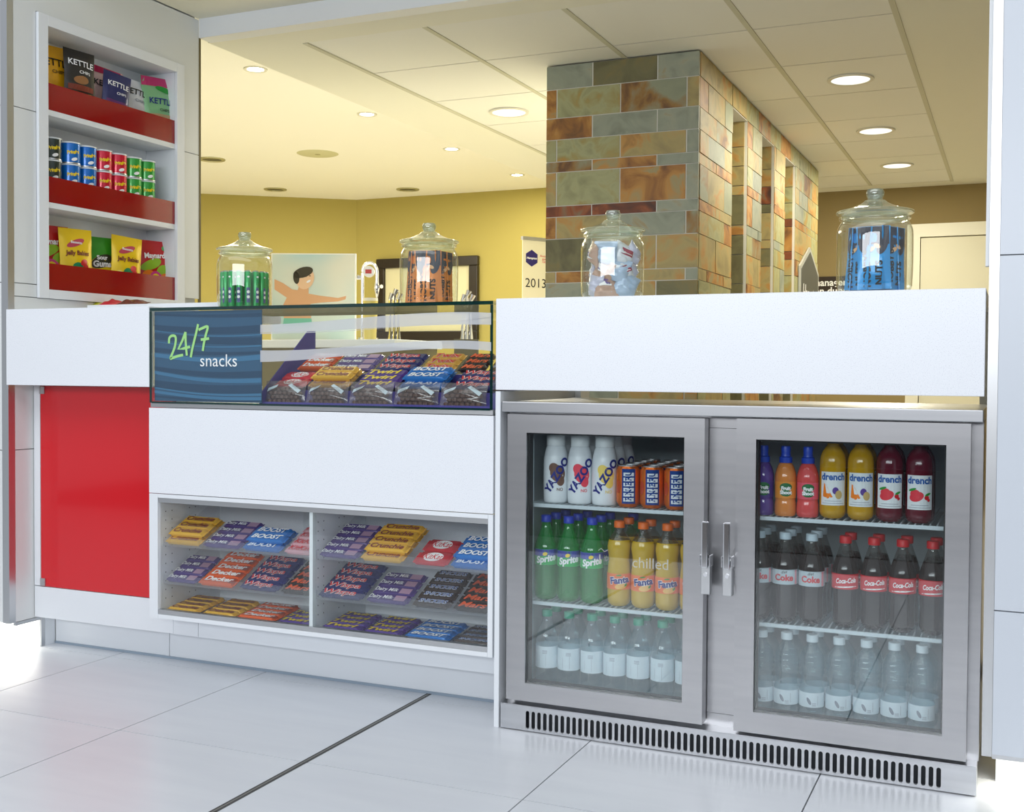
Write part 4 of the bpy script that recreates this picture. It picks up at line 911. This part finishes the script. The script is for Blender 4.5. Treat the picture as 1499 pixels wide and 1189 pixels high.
def pile(brand, x0, x1, zt, slope, n, place_txt, layers=1, pitch=0.0365, yf=2.878, W=0.034, grp='chocolate bars in the snack cabinet'):
    L = round(min(x1-x0-0.004, 0.152), 3); pr_ = bar(brand, L, W); H = BR[brand]['h']
    for ly in range(layers):
        for k in range(n-(ly if n > 1 else 0)):
            s = 0.002+W/2+k*pitch+ly*pitch*0.55; hn = 0.0012+ly*(H+0.0012)
            loc = ((x0+x1)/2+random.uniform(-0.0015, 0.0015)+0.004*ly, yf+s*math.cos(slope)-hn*math.sin(slope), zt+s*math.sin(slope)+hn*math.cos(slope))
            lab = '%s bar, %s from the lip, %s%s' % (BR[brand]['look'], ORD[k], 'upper layer, ' if ly else '', place_txt)
            put_bar(pr_, loc, (slope, 0, random.uniform(-0.02, 0.02)), lab, grp)
T2, T1, T0 = 0.424, 0.302, 0.2065
A = 'red-cabinet bay'; Bb = 'fridge-side bay'
pile('gold', -2.490, -2.345, T2, SLOPE, 4, 'top tray, '+A, 2, 0.035)
pile('lilac', -2.339, -2.192, T2, SLOPE, 4, 'top tray, '+A)
pile('blue', -2.188, -2.040, T2, SLOPE, 3, 'top tray, '+A, 2)
pile('pink', -2.034, -1.930, T2, SLOPE, 4, 'top tray, '+A)
pile('lilac', -2.490, -2.362, T1, SLOPE, 4, 'middle tray, '+A)
pile('orange', -2.358, -2.212, T1, SLOPE, 5, 'middle tray, '+A, 1, 0.035)
pile('navy', -2.198, -2.050, T1, SLOPE, 5, 'middle tray, '+A, 1, 0.035)
pile('black', -2.044, -1.930, T1, SLOPE, 5, 'middle tray, '+A, 1, 0.035)
S0 = math.radians(6)
pile('gold', -2.490, -2.355, T0, S0, 4, 'cabinet floor, beside end panel, '+A)
pile('gold', -2.345, -2.215, T0, S0, 4, 'cabinet floor, beside orange bars, '+A)
pile('orange', -2.211, -2.064, T0, S0, 4, 'cabinet floor, '+A)
pile('purple', -2.060, -1.930, T0, S0, 3, 'cabinet floor, '+A)
pile('lilac', -1.908, -1.768, T2, SLOPE, 5, 'top tray, '+Bb, 1, 0.035)
pile('gold', -1.762, -1.612, T2, SLOPE, 5, 'top tray, '+Bb, 2, 0.035)
pile('red', -1.590, -1.472, T2, SLOPE, 2, 'top tray, '+Bb, 1, 0.064, W=0.061)
pile('blue', -1.466, -1.337, T2, SLOPE, 4, 'top tray, '+Bb, 2, 0.035)
pile('navy', -1.909, -1.752, T1, SLOPE, 5, 'middle tray, '+Bb, 1, 0.035)
pile('lilac', -1.742, -1.600, T1, SLOPE, 4, 'middle tray, '+Bb)
pile('brown', -1.586, -1.462, T1, SLOPE, 5, 'middle tray, '+Bb, 1, 0.035)
pile('black', -1.456, -1.337, T1, SLOPE, 5, 'middle tray, '+Bb, 1, 0.035)
pile('purple', -1.900, -1.758, T0, S0, 4, 'cabinet floor, beside the divider, '+Bb)
pile('purple', -1.754, -1.622, T0, S0, 4, 'cabinet floor, beside blue bars, '+Bb)
pile('blue', -1.618, -1.468, T0, S0, 4, 'cabinet floor, '+Bb)
pile('brown', -1.462, -1.337, T0, S0, 4, 'cabinet floor, '+Bb)
# stepped stand inside the glass case
PURC = pm('purple_card', c(78, 70, 150), 0.5)
sd = thing('stepped_stand', 'purple stepped card stand inside the glass case', 'display stand', (-1.73, 2.87, 0.8805))
MB().prism([(-0.388, 0.0, 0), (-0.388, 0.04, 0), (-0.388, 0.30, 0), (-0.388, 0.30, 0.235), (-0.388, 0.26, 0.235), (-0.388, 0.0, 0.03)], (0.004, 0, 0)).build('side_plate', PURC, sd)
MB().box(-0.383, 0.395, 0.0, 0.004, 0, 0.009).build('front_lip', PURC, sd)
MB().box(-0.383, 0.395, 0.052, 0.300, 0, 0.045).build('lower_step', PURC, sd)
MB().box(-0.383, 0.395, 0.158, 0.300, 0.0455, 0.096).build('upper_step', PURC, sd)
SLC = math.radians(28); zB = 0.8805+0.0455; zC = 0.8805+0.0965
def cpile(brand, x0, x1, row, n, layers=1, W=0.034, lift=0.0):
    y_, z_ = ((2.926, zB+0.0015) if row == 0 else (3.030, zC+0.0015))
    pile(brand, x0, x1, z_+lift, SLC, n, 'stand in the glass case, %s step' % ['lower', 'upper'][row], layers, W+0.001, yf=y_, W=W, grp='chocolate bars in the glass case')
cpile('red', -2.105, -1.985, 0, 2, 1, 0.045); cpile('gold', -1.980, -1.828, 0, 3, 2); cpile('purple', -1.818, -1.668, 0, 3); cpile('blue', -1.660, -1.508, 0, 3, 2); cpile('navy', -1.490, -1.340, 0, 3)
cpile('orange', -2.090, -1.968, 1, 3); cpile('lilac', -1.962, -1.812, 1, 3); cpile('navy', -1.806, -1.656, 1, 3); cpile('twix', -1.648, -1.528, 1, 3); cpile('black', -1.522, -1.426, 1, 3); cpile('brown', -1.420, -1.340, 1, 3)
# clear treat bags along the front of the case
BAGC = glass('clear_bag', (0.92, 0.90, 0.90, 1), 0.05, 0.12, c(190, 180, 178), 0.16, gain=0.5)
CHOC = pm('chocolate_pieces', c(92, 64, 54), 0.45)
def pillow(w, h, t, seed=1, nx=10, nz=12, wob=0.0015, crimp=0.06, drop=None):
    rn = random.Random(seed); ph = [rn.uniform(0, 6.28) for _ in range(6)]
    def th(u, v):
        e = max(0.0, min(1.0, (v-crimp)/(1-2*crimp))); 
        b = (math.sin(PI*u)**0.55)*(math.sin(PI*e)**0.5) if 0 < e < 1 else 0.0
        return t/2*b+0.0009+wob*b*math.sin(9*u+ph[0])*math.sin(7*v+ph[1])+wob*0.6*b*math.sin(23*v+5*u+ph[2])
    def edge(v): return 1-0.05*math.sin(PI*v)**2
    vs = []; fs = []
    for sd_ in (-1, 1):
        for j in range(nz+1):
            for i in range(nx+1):
                u, v = i/nx, j/nz; vs.append(((u-0.5)*w*edge(v), sd_*th(u, v), v*h))
    N_ = (nx+1)*(nz+1)
    for s in (0, 1):
        for j in range(nz):
            for i in range(nx):
                a = s*N_+j*(nx+1)+i; q = (a, a+1, a+nx+2, a+nx+1); fs.append(q if s == 0 else q[::-1])
    for j in range(nz):
        for i_, o_ in ((0, 0), (nx, 1)):
            a = j*(nx+1)+i_; b = a+nx+1; fs.append((a, b, b+N_, a+N_))
    for i in range(nx):
        for a in (i, nz*(nx+1)+i): fs.append((a, a+1, a+1+N_, a+N_))
    me = MB().add(vs, fs).mesh('bag')
    def surf(x, z, dz=0.0, off=0.0009): 
        v = min(max(z/h, 0), 1); u = min(max(x/(w*edge(v))+0.5, 0), 1); return (x, -th(u, v)-off, z)
    return me, surf
for k in range(5):
    x = -2.045+0.152*k
    t = thing('treat_bag', 'clear bag of chocolate pieces with white tags, %s from the striped sign' % ORD[k], 'sweet bag', (x, 2.896, 0.8808), (math.radians(-12), 0, 0), 'clear treat bags in the glass case')
    me, sf = pillow(0.150, 0.074, 0.036, 30+k, wob=0.003); obj('bag', me, BAGC, t, True)
    obj('tag_print', blob_mesh([('p', [(-0.060, 0.038), (-0.022, 0.052), (-0.018, 0.061), (-0.056, 0.049)]), ('p', [(0.018, 0.058), (0.055, 0.034), (0.062, 0.044), (0.026, 0.064)])], lambda X, Z, q: sf(X, Z, 0, 0.0018)), TXS, t)
    ch = MB(); rn = random.Random(k)
    for lv in range(4):
        for q in range(7-lv%2):
            z_ = 0.004+lv*0.0125
            ch.lathe([(0.0001, z_), (0.008, z_+0.002), (0.0098, z_+0.007), (0.008, z_+0.012), (0.0001, z_+0.013)], 8, -0.051+q*0.017+0.0085*(lv % 2), 0.0)
    pc_ = ch.build('chocolate_pieces', CHOC, t, True); pc_['kind'] = 'stuff'

# ------------------------------------------------------------------ wall shelf unit with crisps and sweets
su = thing('wall_shelf_unit', 'white recessed shelf unit with three red lipped shelves in the clad wall', 'shelf unit', (XL, 3.366, 1.235))
def sb_(m, *a): 
    L_ = su.location; return m.box(a[0]-L_[0], a[1]-L_[0], a[2]-L_[1], a[3]-L_[1], a[4]-L_[2], a[5]-L_[2])
m = MB(); sb_(m, XL-0.001, XL+0.012, 2.984, 3.028, 1.235, 2.232); sb_(m, XL-0.001, XL+0.012, 3.702, 3.748, 1.235, 2.232); sb_(m, XL-0.001, XL+0.012, 3.0285, 3.7015, 2.194, 2.232); sb_(m, XL-0.001, XL+0.012, 3.0285, 3.7015, 1.235, 1.267)
m.build('frame', LAM, su, bevel=0.001)
m = MB(); sb_(m, XL-0.15, XL-0.002, 3.020, 3.0275, 1.26, 2.20); sb_(m, XL-0.15, XL-0.002, 3.7025, 3.710, 1.26, 2.20); sb_(m, XL-0.156, XL-0.1505, 3.02, 3.71, 1.26, 2.20); sb_(m, XL-0.15, XL-0.002, 3.0278, 3.7022, 2.1945, 2.20); sb_(m, XL-0.15, XL-0.002, 3.0278, 3.7022, 1.26, 1.2665)
m.build('lining', LAM, su)
SHZ = (1.2668, 1.577, 1.9035)
for z in SHZ[1:]:
    m = MB(); sb_(m, XL-0.15, XL+0.002, 3.0285, 3.7015, z-0.0195, z); m.build('shelf', LAM, su)
for z, top in zip(SHZ, (1.361, 1.669, 1.999)):
    m = MB(); sb_(m, XL-0.006, XL-0.001, 3.029, 3.701, z+0.0005, top); m.build('red_lip', REDAC, su)
def py(px, pyy=200, d=0.06): return float(on(px, pyy, 0, XL-d)[1])
def sc_shape(q, k):
    if q[0] == 'r': return ('r', q[1], q[2], q[3]*k, q[4]*k)
    return (q[0], q[1]*k)+tuple(q[2:])
def crisp(nm, label, pxc, z, w_, h_, t_, col, txts, bands=(), d=0.06, lean=0.10, roll=0.0, seed=1, group=None, cat='crisp packet', zoff=0.0, yaw=0.0):
    y = py(pxc, 200, d); yaw = yaw-0.26; zoff = zoff+0.002; h_ *= 1.13; w_ *= 1.06; txts = [(a[0], a[1]*1.05)+tuple(a[2:7])+((a[7][0], a[7][1]*1.13),) for a in txts]; bands = [([sc_shape(q, 1.13) for q in b_[0]],)+tuple(b_[1:]) for b_ in bands]
    t = thing(nm, label, cat, (XL-d, y, z+0.001+zoff), (lean, roll, PI/2+yaw), group)
    t.rotation_mode = 'YXZ'
    t.rotation_euler = (-lean, roll, PI/2+yaw)
    me, sf = pillow(w_, h_, t_, seed, wob=0.003); obj('bag', me, foil(nm+'_%d' % seed, col, 0.15, 0.28), t, True)
    for i, (shapes, mt, off) in enumerate(bands): obj('print', blob_mesh(shapes, lambda X, Z, q: sf(X, Z, 0, off)), mt, t)
    for (s, sz, mt, bold, shr, sx, rot, at) in txts:
        obj('lettering', text_mesh(s, sz, bold, shr, sx, rot, fmap=lambda X, Z, q: sf(X, Z, 0, 0.0036), at=at), mt, t)
    return t
kt = lambda mt, mt2, zz=0.155, s=1.0: [('KETTLE', 0.037*s, mt, 0.0006, 0, 0.95, -0.03, (0.0, zz)), ('CHIPS', 0.018*s, mt2, 0.0002, 0, 1.1, 0, (0.012, zz-0.030))]
GC = 'crisp packets on the top wall shelf'
Z1 = SHZ[2]
crisp('crisp_packet', 'yellow crisp packet at the end of the top shelf', 78, Z1, 0.165, 0.225, 0.05, c(240, 176, 20), kt(TXK, TXK, 0.165), seed=11, group=GC, lean=0.05, d=0.10, zoff=0.012)
crisp('crisp_packet', 'black crisp packet propped on the red lip', 117, Z1, 0.118, 0.178, 0.030, c(42, 38, 34), kt(TXW, TXW, 0.130, 0.82), [([('r', -0.05, 0.05, 0.030, 0.034)], TXY, 0.0018), ([(0.0, 0.075, 0.03, 0.016, 0.1)], pm('chip_tan', c(150, 104, 60), 0.5), 0.0018), ([('r', -0.05, 0.05, 0.04, 0.058)], pm('chip_rust', c(130, 56, 36), 0.5), 0.0018)], seed=12, group=GC, lean=0.12, d=0.032, zoff=0.060, roll=0.05)
crisp('crisp_packet', 'pale pink crisp packet with magenta top', 147, Z1, 0.150, 0.205, 0.045, c(232, 196, 190), kt(TXK, TXK, 0.14, 0.85), [([('r', -0.068, 0.068, 0.178, 0.204)], pm('magenta', c(190, 24, 80), 0.4), 0.0012)], seed=13, group=GC, lean=0.06, d=0.105, roll=0.12, zoff=0.02)
crisp('crisp_packet', 'navy crisp packet with white lettering', 166, Z1, 0.112, 0.180, 0.035, c(40, 44, 100), kt(TXW, TXW, 0.135, 0.72), [([('r', -0.045, 0.045, 0.05, 0.08)], pm('plum', c(110, 50, 110), 0.5), 0.0015)], seed=14, group=GC, lean=0.08, d=0.040, roll=0.14, zoff=0.02)
crisp('crisp_packet', 'white crisp packet with dark lettering', 195, Z1, 0.116, 0.190, 0.03, c(226, 230, 238), kt(TXK, TXGR, 0.145, 0.85), seed=15, group=GC, lean=0.06, d=0.085, roll=0.10, zoff=0.02)
crisp('crisp_packet', 'green crisp packet with pink patterned top', 236, Z1, 0.145, 0.225, 0.038, c(132, 190, 138), kt(TXN, TXK, 0.135, 0.85), [([('r', -0.076, 0.076, 0.190, 0.224)], pm('pink_top', c(196, 50, 110), 0.4), 0.0012), ([(0.02, 0.18, 0.04, 0.012, -0.2)], TXG, 0.0022), ([('r', -0.05, 0.04, 0.07, 0.09)], pm('tan_print', c(190, 160, 120), 0.5), 0.0015)], seed=16, group=GC, lean=0.06, d=0.045, roll=-0.04, zoff=0.01)
# tubes of crisps
def tube_proto(nm, col):
    W = wrap(0.0383)
    return bottle_proto('crisp_tube', 'crisp tube', [('tube_body', lt([(0.0001, 0.0), (0.037, 0.0), (0.0375, 0.003), (0.0375, 0.0735), (0.0001, 0.0735)], 22), pm('tube_'+nm, col, 0.22, 0.2, coat=0.3), True),
        ('lid', lt([(0.0001, 0.074), (0.0388, 0.074), (0.0388, 0.079), (0.0001, 0.080)], 22), pm('tube_lid', c(226, 232, 234), 0.35), True),
        ('base_rim', lt([(0.0001, 0.0), (0.0383, 0.0), (0.0383, 0.004), (0.0001, 0.004)], 22), ALU, True),
        ('brand_lettering', text_mesh('Pringles', 0.0170, 0.0009, 0.1, 0.88, 0.14, fmap=W, at=(0.0, 0.042)), TXY, False),
        ('swoosh', blob_mesh([(0.004, 0.016, 0.012, 0.006, 0.3)], W), TXW, False)])
cols = [('black', c(56, 66, 60)), ('blue', c(20, 112, 200)), ('blue', None), ('red', c(214, 34, 62)), ('red', None), ('green', c(60, 168, 70)), ('green', None)]
tp_ = {n_: tube_proto(n_, cc) for n_, cc in cols if cc}
ctr = [75, 103, 127, 150, 172, 194, 214]
for i, (n_, _) in enumerate(cols):
    y = py(ctr[i]-1, 240, 0.055)
    for r in range(3):
        wh = 'alone' if i == 0 else ('nearer the black tubes' if i in (1,) else 'beside the red tubes' if i in (2, 5) else 'beside the blue tubes' if i == 3 else 'beside the green tubes' if i == 4 else 'at the end of the row')
        lab = '%s snack tube %s, %s' % (n_, ['at the bottom of its stack', 'in the middle of its stack', 'on top of its stack'][r], wh) if i else ''
        if i == 0: lab = 'black snack tube '+['at the bottom of its stack', 'in the middle of its stack', 'on top of its stack'][r]
        place(tp_[n_], XL-0.055, y, SHZ[1]+0.0005+0.0805*r, lab, 'snack tubes on the middle wall shelf', PI/2-0.42)
# bags of sweets
GS = 'sweet bags on the lowest wall shelf'; Z3 = SHZ[0]
blob = lambda L_: [(x, z, rx, rz, 0.4) for x, z, rx, rz in L_]
CY_ = c(246, 208, 20)
def sweets_red(lab, pxc, seed, **k):
    return crisp('sweet_bag', lab, pxc, Z3, 0.140, 0.205, 0.032, c(200, 30, 34), [('Maynards', 0.029, TXW, 0.0010, 0.05, 0.90, 0.06, (0, 0.150))],
          [(blob([(-0.02, 0.118, 0.05, 0.02), (0.03, 0.10, 0.03, 0.02)]), pm('lime_print', c(150, 196, 40), 0.45), 0.0012), (blob([(-0.035, 0.075, 0.03, 0.025), (0.04, 0.066, 0.026, 0.025)]), TXO, 0.0018), (blob([(0.0, 0.065, 0.028, 0.034)]), pm('pink_print', c(220, 60, 140), 0.45), 0.0024), (blob([(0.0, 0.065, 0.018, 0.024)]), TXY, 0.0030), (blob([(0.045, 0.180, 0.013, 0.010)]), pm('mint_print', c(90, 180, 110), 0.45), 0.0018)], seed=seed, group=GS, cat='sweet bag', **k)
def sweets_yellow(lab, pxc, seed, **k):
    return crisp('sweet_bag', lab, pxc, Z3, 0.126, 0.21, 0.034, CY_, [('Jelly Babies', 0.022, pm('jelly_brown', c(120, 50, 40), 0.4), 0.0008, 0.08, 0.88, 0.02, (0.0, 0.128)), ('Bassetts', 0.013, TXW, 0.0003, 0, 1, -0.05, (-0.005, 0.163))],
          [(blob([(-0.005, 0.162, 0.038, 0.012)]), pm('rose_print', c(196, 70, 90), 0.45), 0.0014), (blob([(0.0, 0.075, 0.022, 0.026), (-0.012, 0.056, 0.018, 0.014)]), pm('teal_print', c(20, 140, 90), 0.45), 0.0014), (blob([(0.022, 0.098, 0.016, 0.012), (0.03, 0.082, 0.012, 0.012)]), TXR, 0.002), (blob([(-0.035, 0.070, 0.016, 0.018)]), pm('pale_yellow_print', c(250, 236, 140), 0.45), 0.002), (blob([(0.022, 0.058, 0.014, 0.012)]), TXB, 0.0024)], seed=seed, group=GS, cat='sweet bag', **k)
sweets_red('red bag of sweets at the shelf end, beside a yellow bag', 74, 21, d=0.10, lean=0.06, zoff=0.012)
sweets_yellow('yellow bag of sweets leaning in front of the green bag', 112, 22, d=0.05, lean=0.06)
crisp('sweet_bag', 'green and yellow bag of gum sweets between two yellow bags', 147, Z3, 0.125, 0.19, 0.03, c(60, 160, 40), [('Sour', 0.022, TXW, 0.001, 0, 1, 0.03, (0.0, 0.118)), ('Gums', 0.030, TXW, 0.0014, 0, 1, 0.03, (0.0, 0.096))],
      [(blob([(0.0, 0.085, 0.055, 0.045), (0.0, 0.055, 0.06, 0.03)]), TXY, 0.0012), (blob([(0.0, 0.106, 0.048, 0.024)]), pm('gum_dark', c(60, 60, 40), 0.45), 0.002), (blob([(-0.03, 0.06, 0.016, 0.012), (0.03, 0.058, 0.02, 0.014)]), pm('gum_rust', c(190, 90, 50), 0.45), 0.002)], seed=23, group=GS, cat='sweet bag', d=0.10, lean=0.05, zoff=0.012)
sweets_yellow('yellow bag of sweets between the green bag and a red bag', 183, 24, d=0.045, lean=0.08, roll=0.08)
sweets_red('red bag of sweets standing apart beside the frame', 226, 25, d=0.07, lean=0.04, zoff=0.008)
# sweets lying in the tray on the worktop
for k, (px, col, nm, ww_) in enumerate(((104, c(40, 130, 180), 'blue', 0.13), (142, c(200, 200, 50), 'yellow green', 0.13), (172, c(220, 60, 70), 'red', 0.07), (200, c(120, 60, 46), 'brown', 0.10))):
    q = on(px, 446, 1, 3.30)
    t = thing('sweet_packet', '%s packet of sweets lying in the white tray' % nm, 'sweet packet', (float(q[0]), 3.24, 1.1925), (math.radians(-84), 0, 0.1), 'sweet packets in the tray')
    me, sf = pillow(ww_, 0.11, 0.034, 50+k, wob=0.004); obj('bag', me, foil('tray_%s' % nm.replace(' ', '_'), col), t, True)
    t.rotation_euler = (math.radians(-78), 0, 0.1); t.location = (float(q[0]), 3.22, 1.212)

# ------------------------------------------------------------------ glass jars on the counters
def jar(pos, s, label):
    t = thing('glass_jar', label, 'jar', pos, (0, 0, 0), 'glass sweet jars on the counter'); t.scale = (s, s, s)
    prof = [(0.0001, 0.004), (0.070, 0.0), (0.083, 0.006)]+smooth_prof([(0.088, 0.018), (0.0895, 0.06), (0.0895, 0.13), (0.088, 0.155), (0.082, 0.170), (0.0775, 0.178), (0.079, 0.188)], 3)
    MB().open_lathe(prof, 36).build('jar_body', JARGL, t, True)
    MB().open_lathe([(0.0775, 0.178), (0.084, 0.181), (0.085, 0.186), (0.0795, 0.190)], 36).build('rim', JARGL, t, True)
    LIDGL = glass('lid_glass', (0.93, 0.97, 0.92, 1), 0.08, 0.0, c(228, 240, 208), 0.14, gain=1.0)
    MB().open_lathe([(0.0001, 0.2295)]+smooth_prof([(0.024, 0.227), (0.034, 0.219), (0.060, 0.208), (0.088, 0.201), (0.0915, 0.197), (0.088, 0.1935), (0.077, 0.192), (0.0745, 0.183)], 3), 36).build('lid', LIDGL, t, True)
    MB().open_lathe([(0.0001, 0.2555), (0.018, 0.254), (0.0215, 0.247), (0.0205, 0.238), (0.017, 0.231), (0.019, 0.2285)], 24).build('knob', glass('knob_glass', (0.8, 0.88, 0.84, 1), 0.14, 0.02, c(200, 215, 200), 0.15, gain=0.8), t, True)
    return t
ZT = 1.1872
JP = [(-2.297, 3.035, 1.1818, 0.985), (-1.628, 3.05, 1.1818, 0.985), (-1.037, 3.03, ZT, 0.985), (-0.330, 2.985, ZT, 1.03)]
jl = ['glass jar of green mint tubes on the glass case', 'glass jar of orange nut packets on the glass case', 'glass jar of wrapped muffins and sweets on the white worktop', 'glass jar of blue nut packets on the white worktop']
for p_, l_ in zip(JP, jl): jar(p_[:3], p_[3], l_)
# mint tubes
MG = foil('mint_green', c(30, 170, 90), 0.3)
mt_ = bottle_proto('mint_tube', 'mint tube', [('tube', lt([(0.0001, 0), (0.0095, 0), (0.0105, 0.003), (0.0105, 0.108), (0.0095, 0.111), (0.0001, 0.111)], 14), MG, True),
    ('stripe', blob_mesh([('r', -0.006, 0.006, 0.012, 0.06)], wrap(0.0108)), pm('mint_violet', c(70, 80, 140), 0.4), False),
    ('ring_marks', blob_mesh([(0, 0.030, 0.005, 0.005, 0), (0, 0.046, 0.005, 0.005, 0), (0, 0.094, 0.004, 0.003, 0)], wrap(0.0111)), TXW, False),
    ('silver_end', lt([(0.0001, 0.1112), (0.0098, 0.1112), (0.007, 0.115), (0.0001, 0.115)], 14), ALU, True)])
jx, jy = JP[0][:2]
for r_, n_, off in ((0.068, 16, 0.1), (0.043, 9, 0.3)):
    for k in range(n_):
        a = -PI/2+2*PI*k/n_+off*0.1
        place(mt_, jx+r_*math.cos(a), jy+r_*math.sin(a), JP[0][2]+0.0075, 'green mint tube with white rings, %s ring of the jar' % ('outer' if r_ > 0.05 else 'inner'), 'mint tubes in the jar', a+PI/2)
# nut packets
def nut_packets(j, nm, col, dark, txt1, txt2):
    jx, jy, jz, s = JP[j]
    mt1 = foil('nut_'+nm, col); mt2 = pm('nut_dark_'+nm, dark, 0.35)
    k = 0
    base = math.atan2(-jy, -jx)
    for a, r_, tilt in ((base-1.62, 0.056, 0.03), (base-0.80, 0.060, 0.05), (base+0.02, 0.062, -0.03), (base+0.84, 0.060, 0.04), (base+1.66, 0.056, -0.02), (base+2.6, 0.052, 0.0), (base+3.6, 0.052, -0.03)):
        t = thing('nut_packet', '%s nut packet with dark top, standing at the %s of its jar' % (nm, 'front' if k in (1, 2, 3) else 'side' if k in (0, 4) else 'back'), 'nut packet', (jx+r_*math.cos(a), jy+r_*math.sin(a), jz+0.0075), (-0.04, tilt, a+PI/2), nm+' nut packets in the jar')
        me, sf = pillow(0.080, 0.156, 0.014, 70+k, wob=0.001); obj('bag', me, mt1, t, True)
        F_ = lambda off: (lambda X, Z, q: sf(X, Z, 0, off))
        obj('dark_top', blob_mesh([('r', -0.037, 0.037, 0.110, 0.155), (-0.02, 0.104, 0.014, 0.018, 0.4), (0.02, 0.106, 0.012, 0.022, -0.4)], F_(0.0009)), mt2, t)
        obj('nut_print', blob_mesh([(-0.006, 0.098, 0.010, 0.005, 0.6), (0.008, 0.106, 0.009, 0.005, -0.5)], F_(0.0016)), pm('nut_tan', c(230, 180, 130), 0.5), t)
        obj('lettering', text_mesh(txt1, 0.0235, 0.0009, 0, 1.0, PI/2, fmap=F_(0.0018), at=(-0.016, 0.052)), TXK, t)
        obj('lettering', text_mesh(txt2, 0.0235, 0.0009, 0, 1.0, PI/2, fmap=F_(0.0018), at=(0.012, 0.040)), TXK, t)
        k += 1
nut_packets(1, 'orange', c(232, 140, 62), c(50, 54, 70), "NOBBY'S", 'NUTS')
nut_packets(3, 'blue', c(40, 150, 222), c(52, 48, 66), "NOBBY'S", 'NUTS')
# wrapped muffins
jx, jy, jz, s = JP[2]
PALE = [foil('wrap_white', c(226, 230, 238), 0.1), foil('wrap_lilac', c(200, 200, 222), 0.1), foil('wrap_tan', c(196, 160, 140), 0.1), foil('wrap_blue', c(176, 196, 222), 0.1)]
rn = random.Random(5)
for k in range(15):
    ly = k//5; a = -PI/2+(k % 5-2)*0.85+ly*0.40; r_ = 0.051
    t = thing('wrapped_muffin', 'small %s muffin pouch%s, %s layer in the jar' % (['white', 'lilac', 'tan', 'pale blue'][k % 4], ' with printed patch' if k % 2 == 0 else '', ['bottom', 'middle', 'top'][ly]), 'muffin pouch', (jx+r_*math.cos(a), jy+r_*math.sin(a), jz+0.008+ly*0.043), (rn.uniform(-0.3, 0.1), rn.uniform(-0.5, 0.5), a+PI/2+rn.uniform(-0.3, 0.3)), 'wrapped muffins in the jar')
    me, sf = pillow(0.066, 0.066, 0.034, 90+k, wob=0.005); obj('bag', me, PALE[k % 4], t, True)
    if k % 2 == 0:
        obj('print', blob_mesh([('r', -0.018, 0.016, 0.026, 0.046)], lambda X, Z, q: sf(X, Z, 0, 0.0015)), TXW if k % 4 else TXM, t)
        obj('lettering', text_mesh('Mini\nmuffins', 0.0085, 0.0003, 0, 1, 0, fmap=lambda X, Z, q: sf(X, Z, 0, 0.0026), at=(0, 0.036)), TXP if k % 4 else TXW, t)
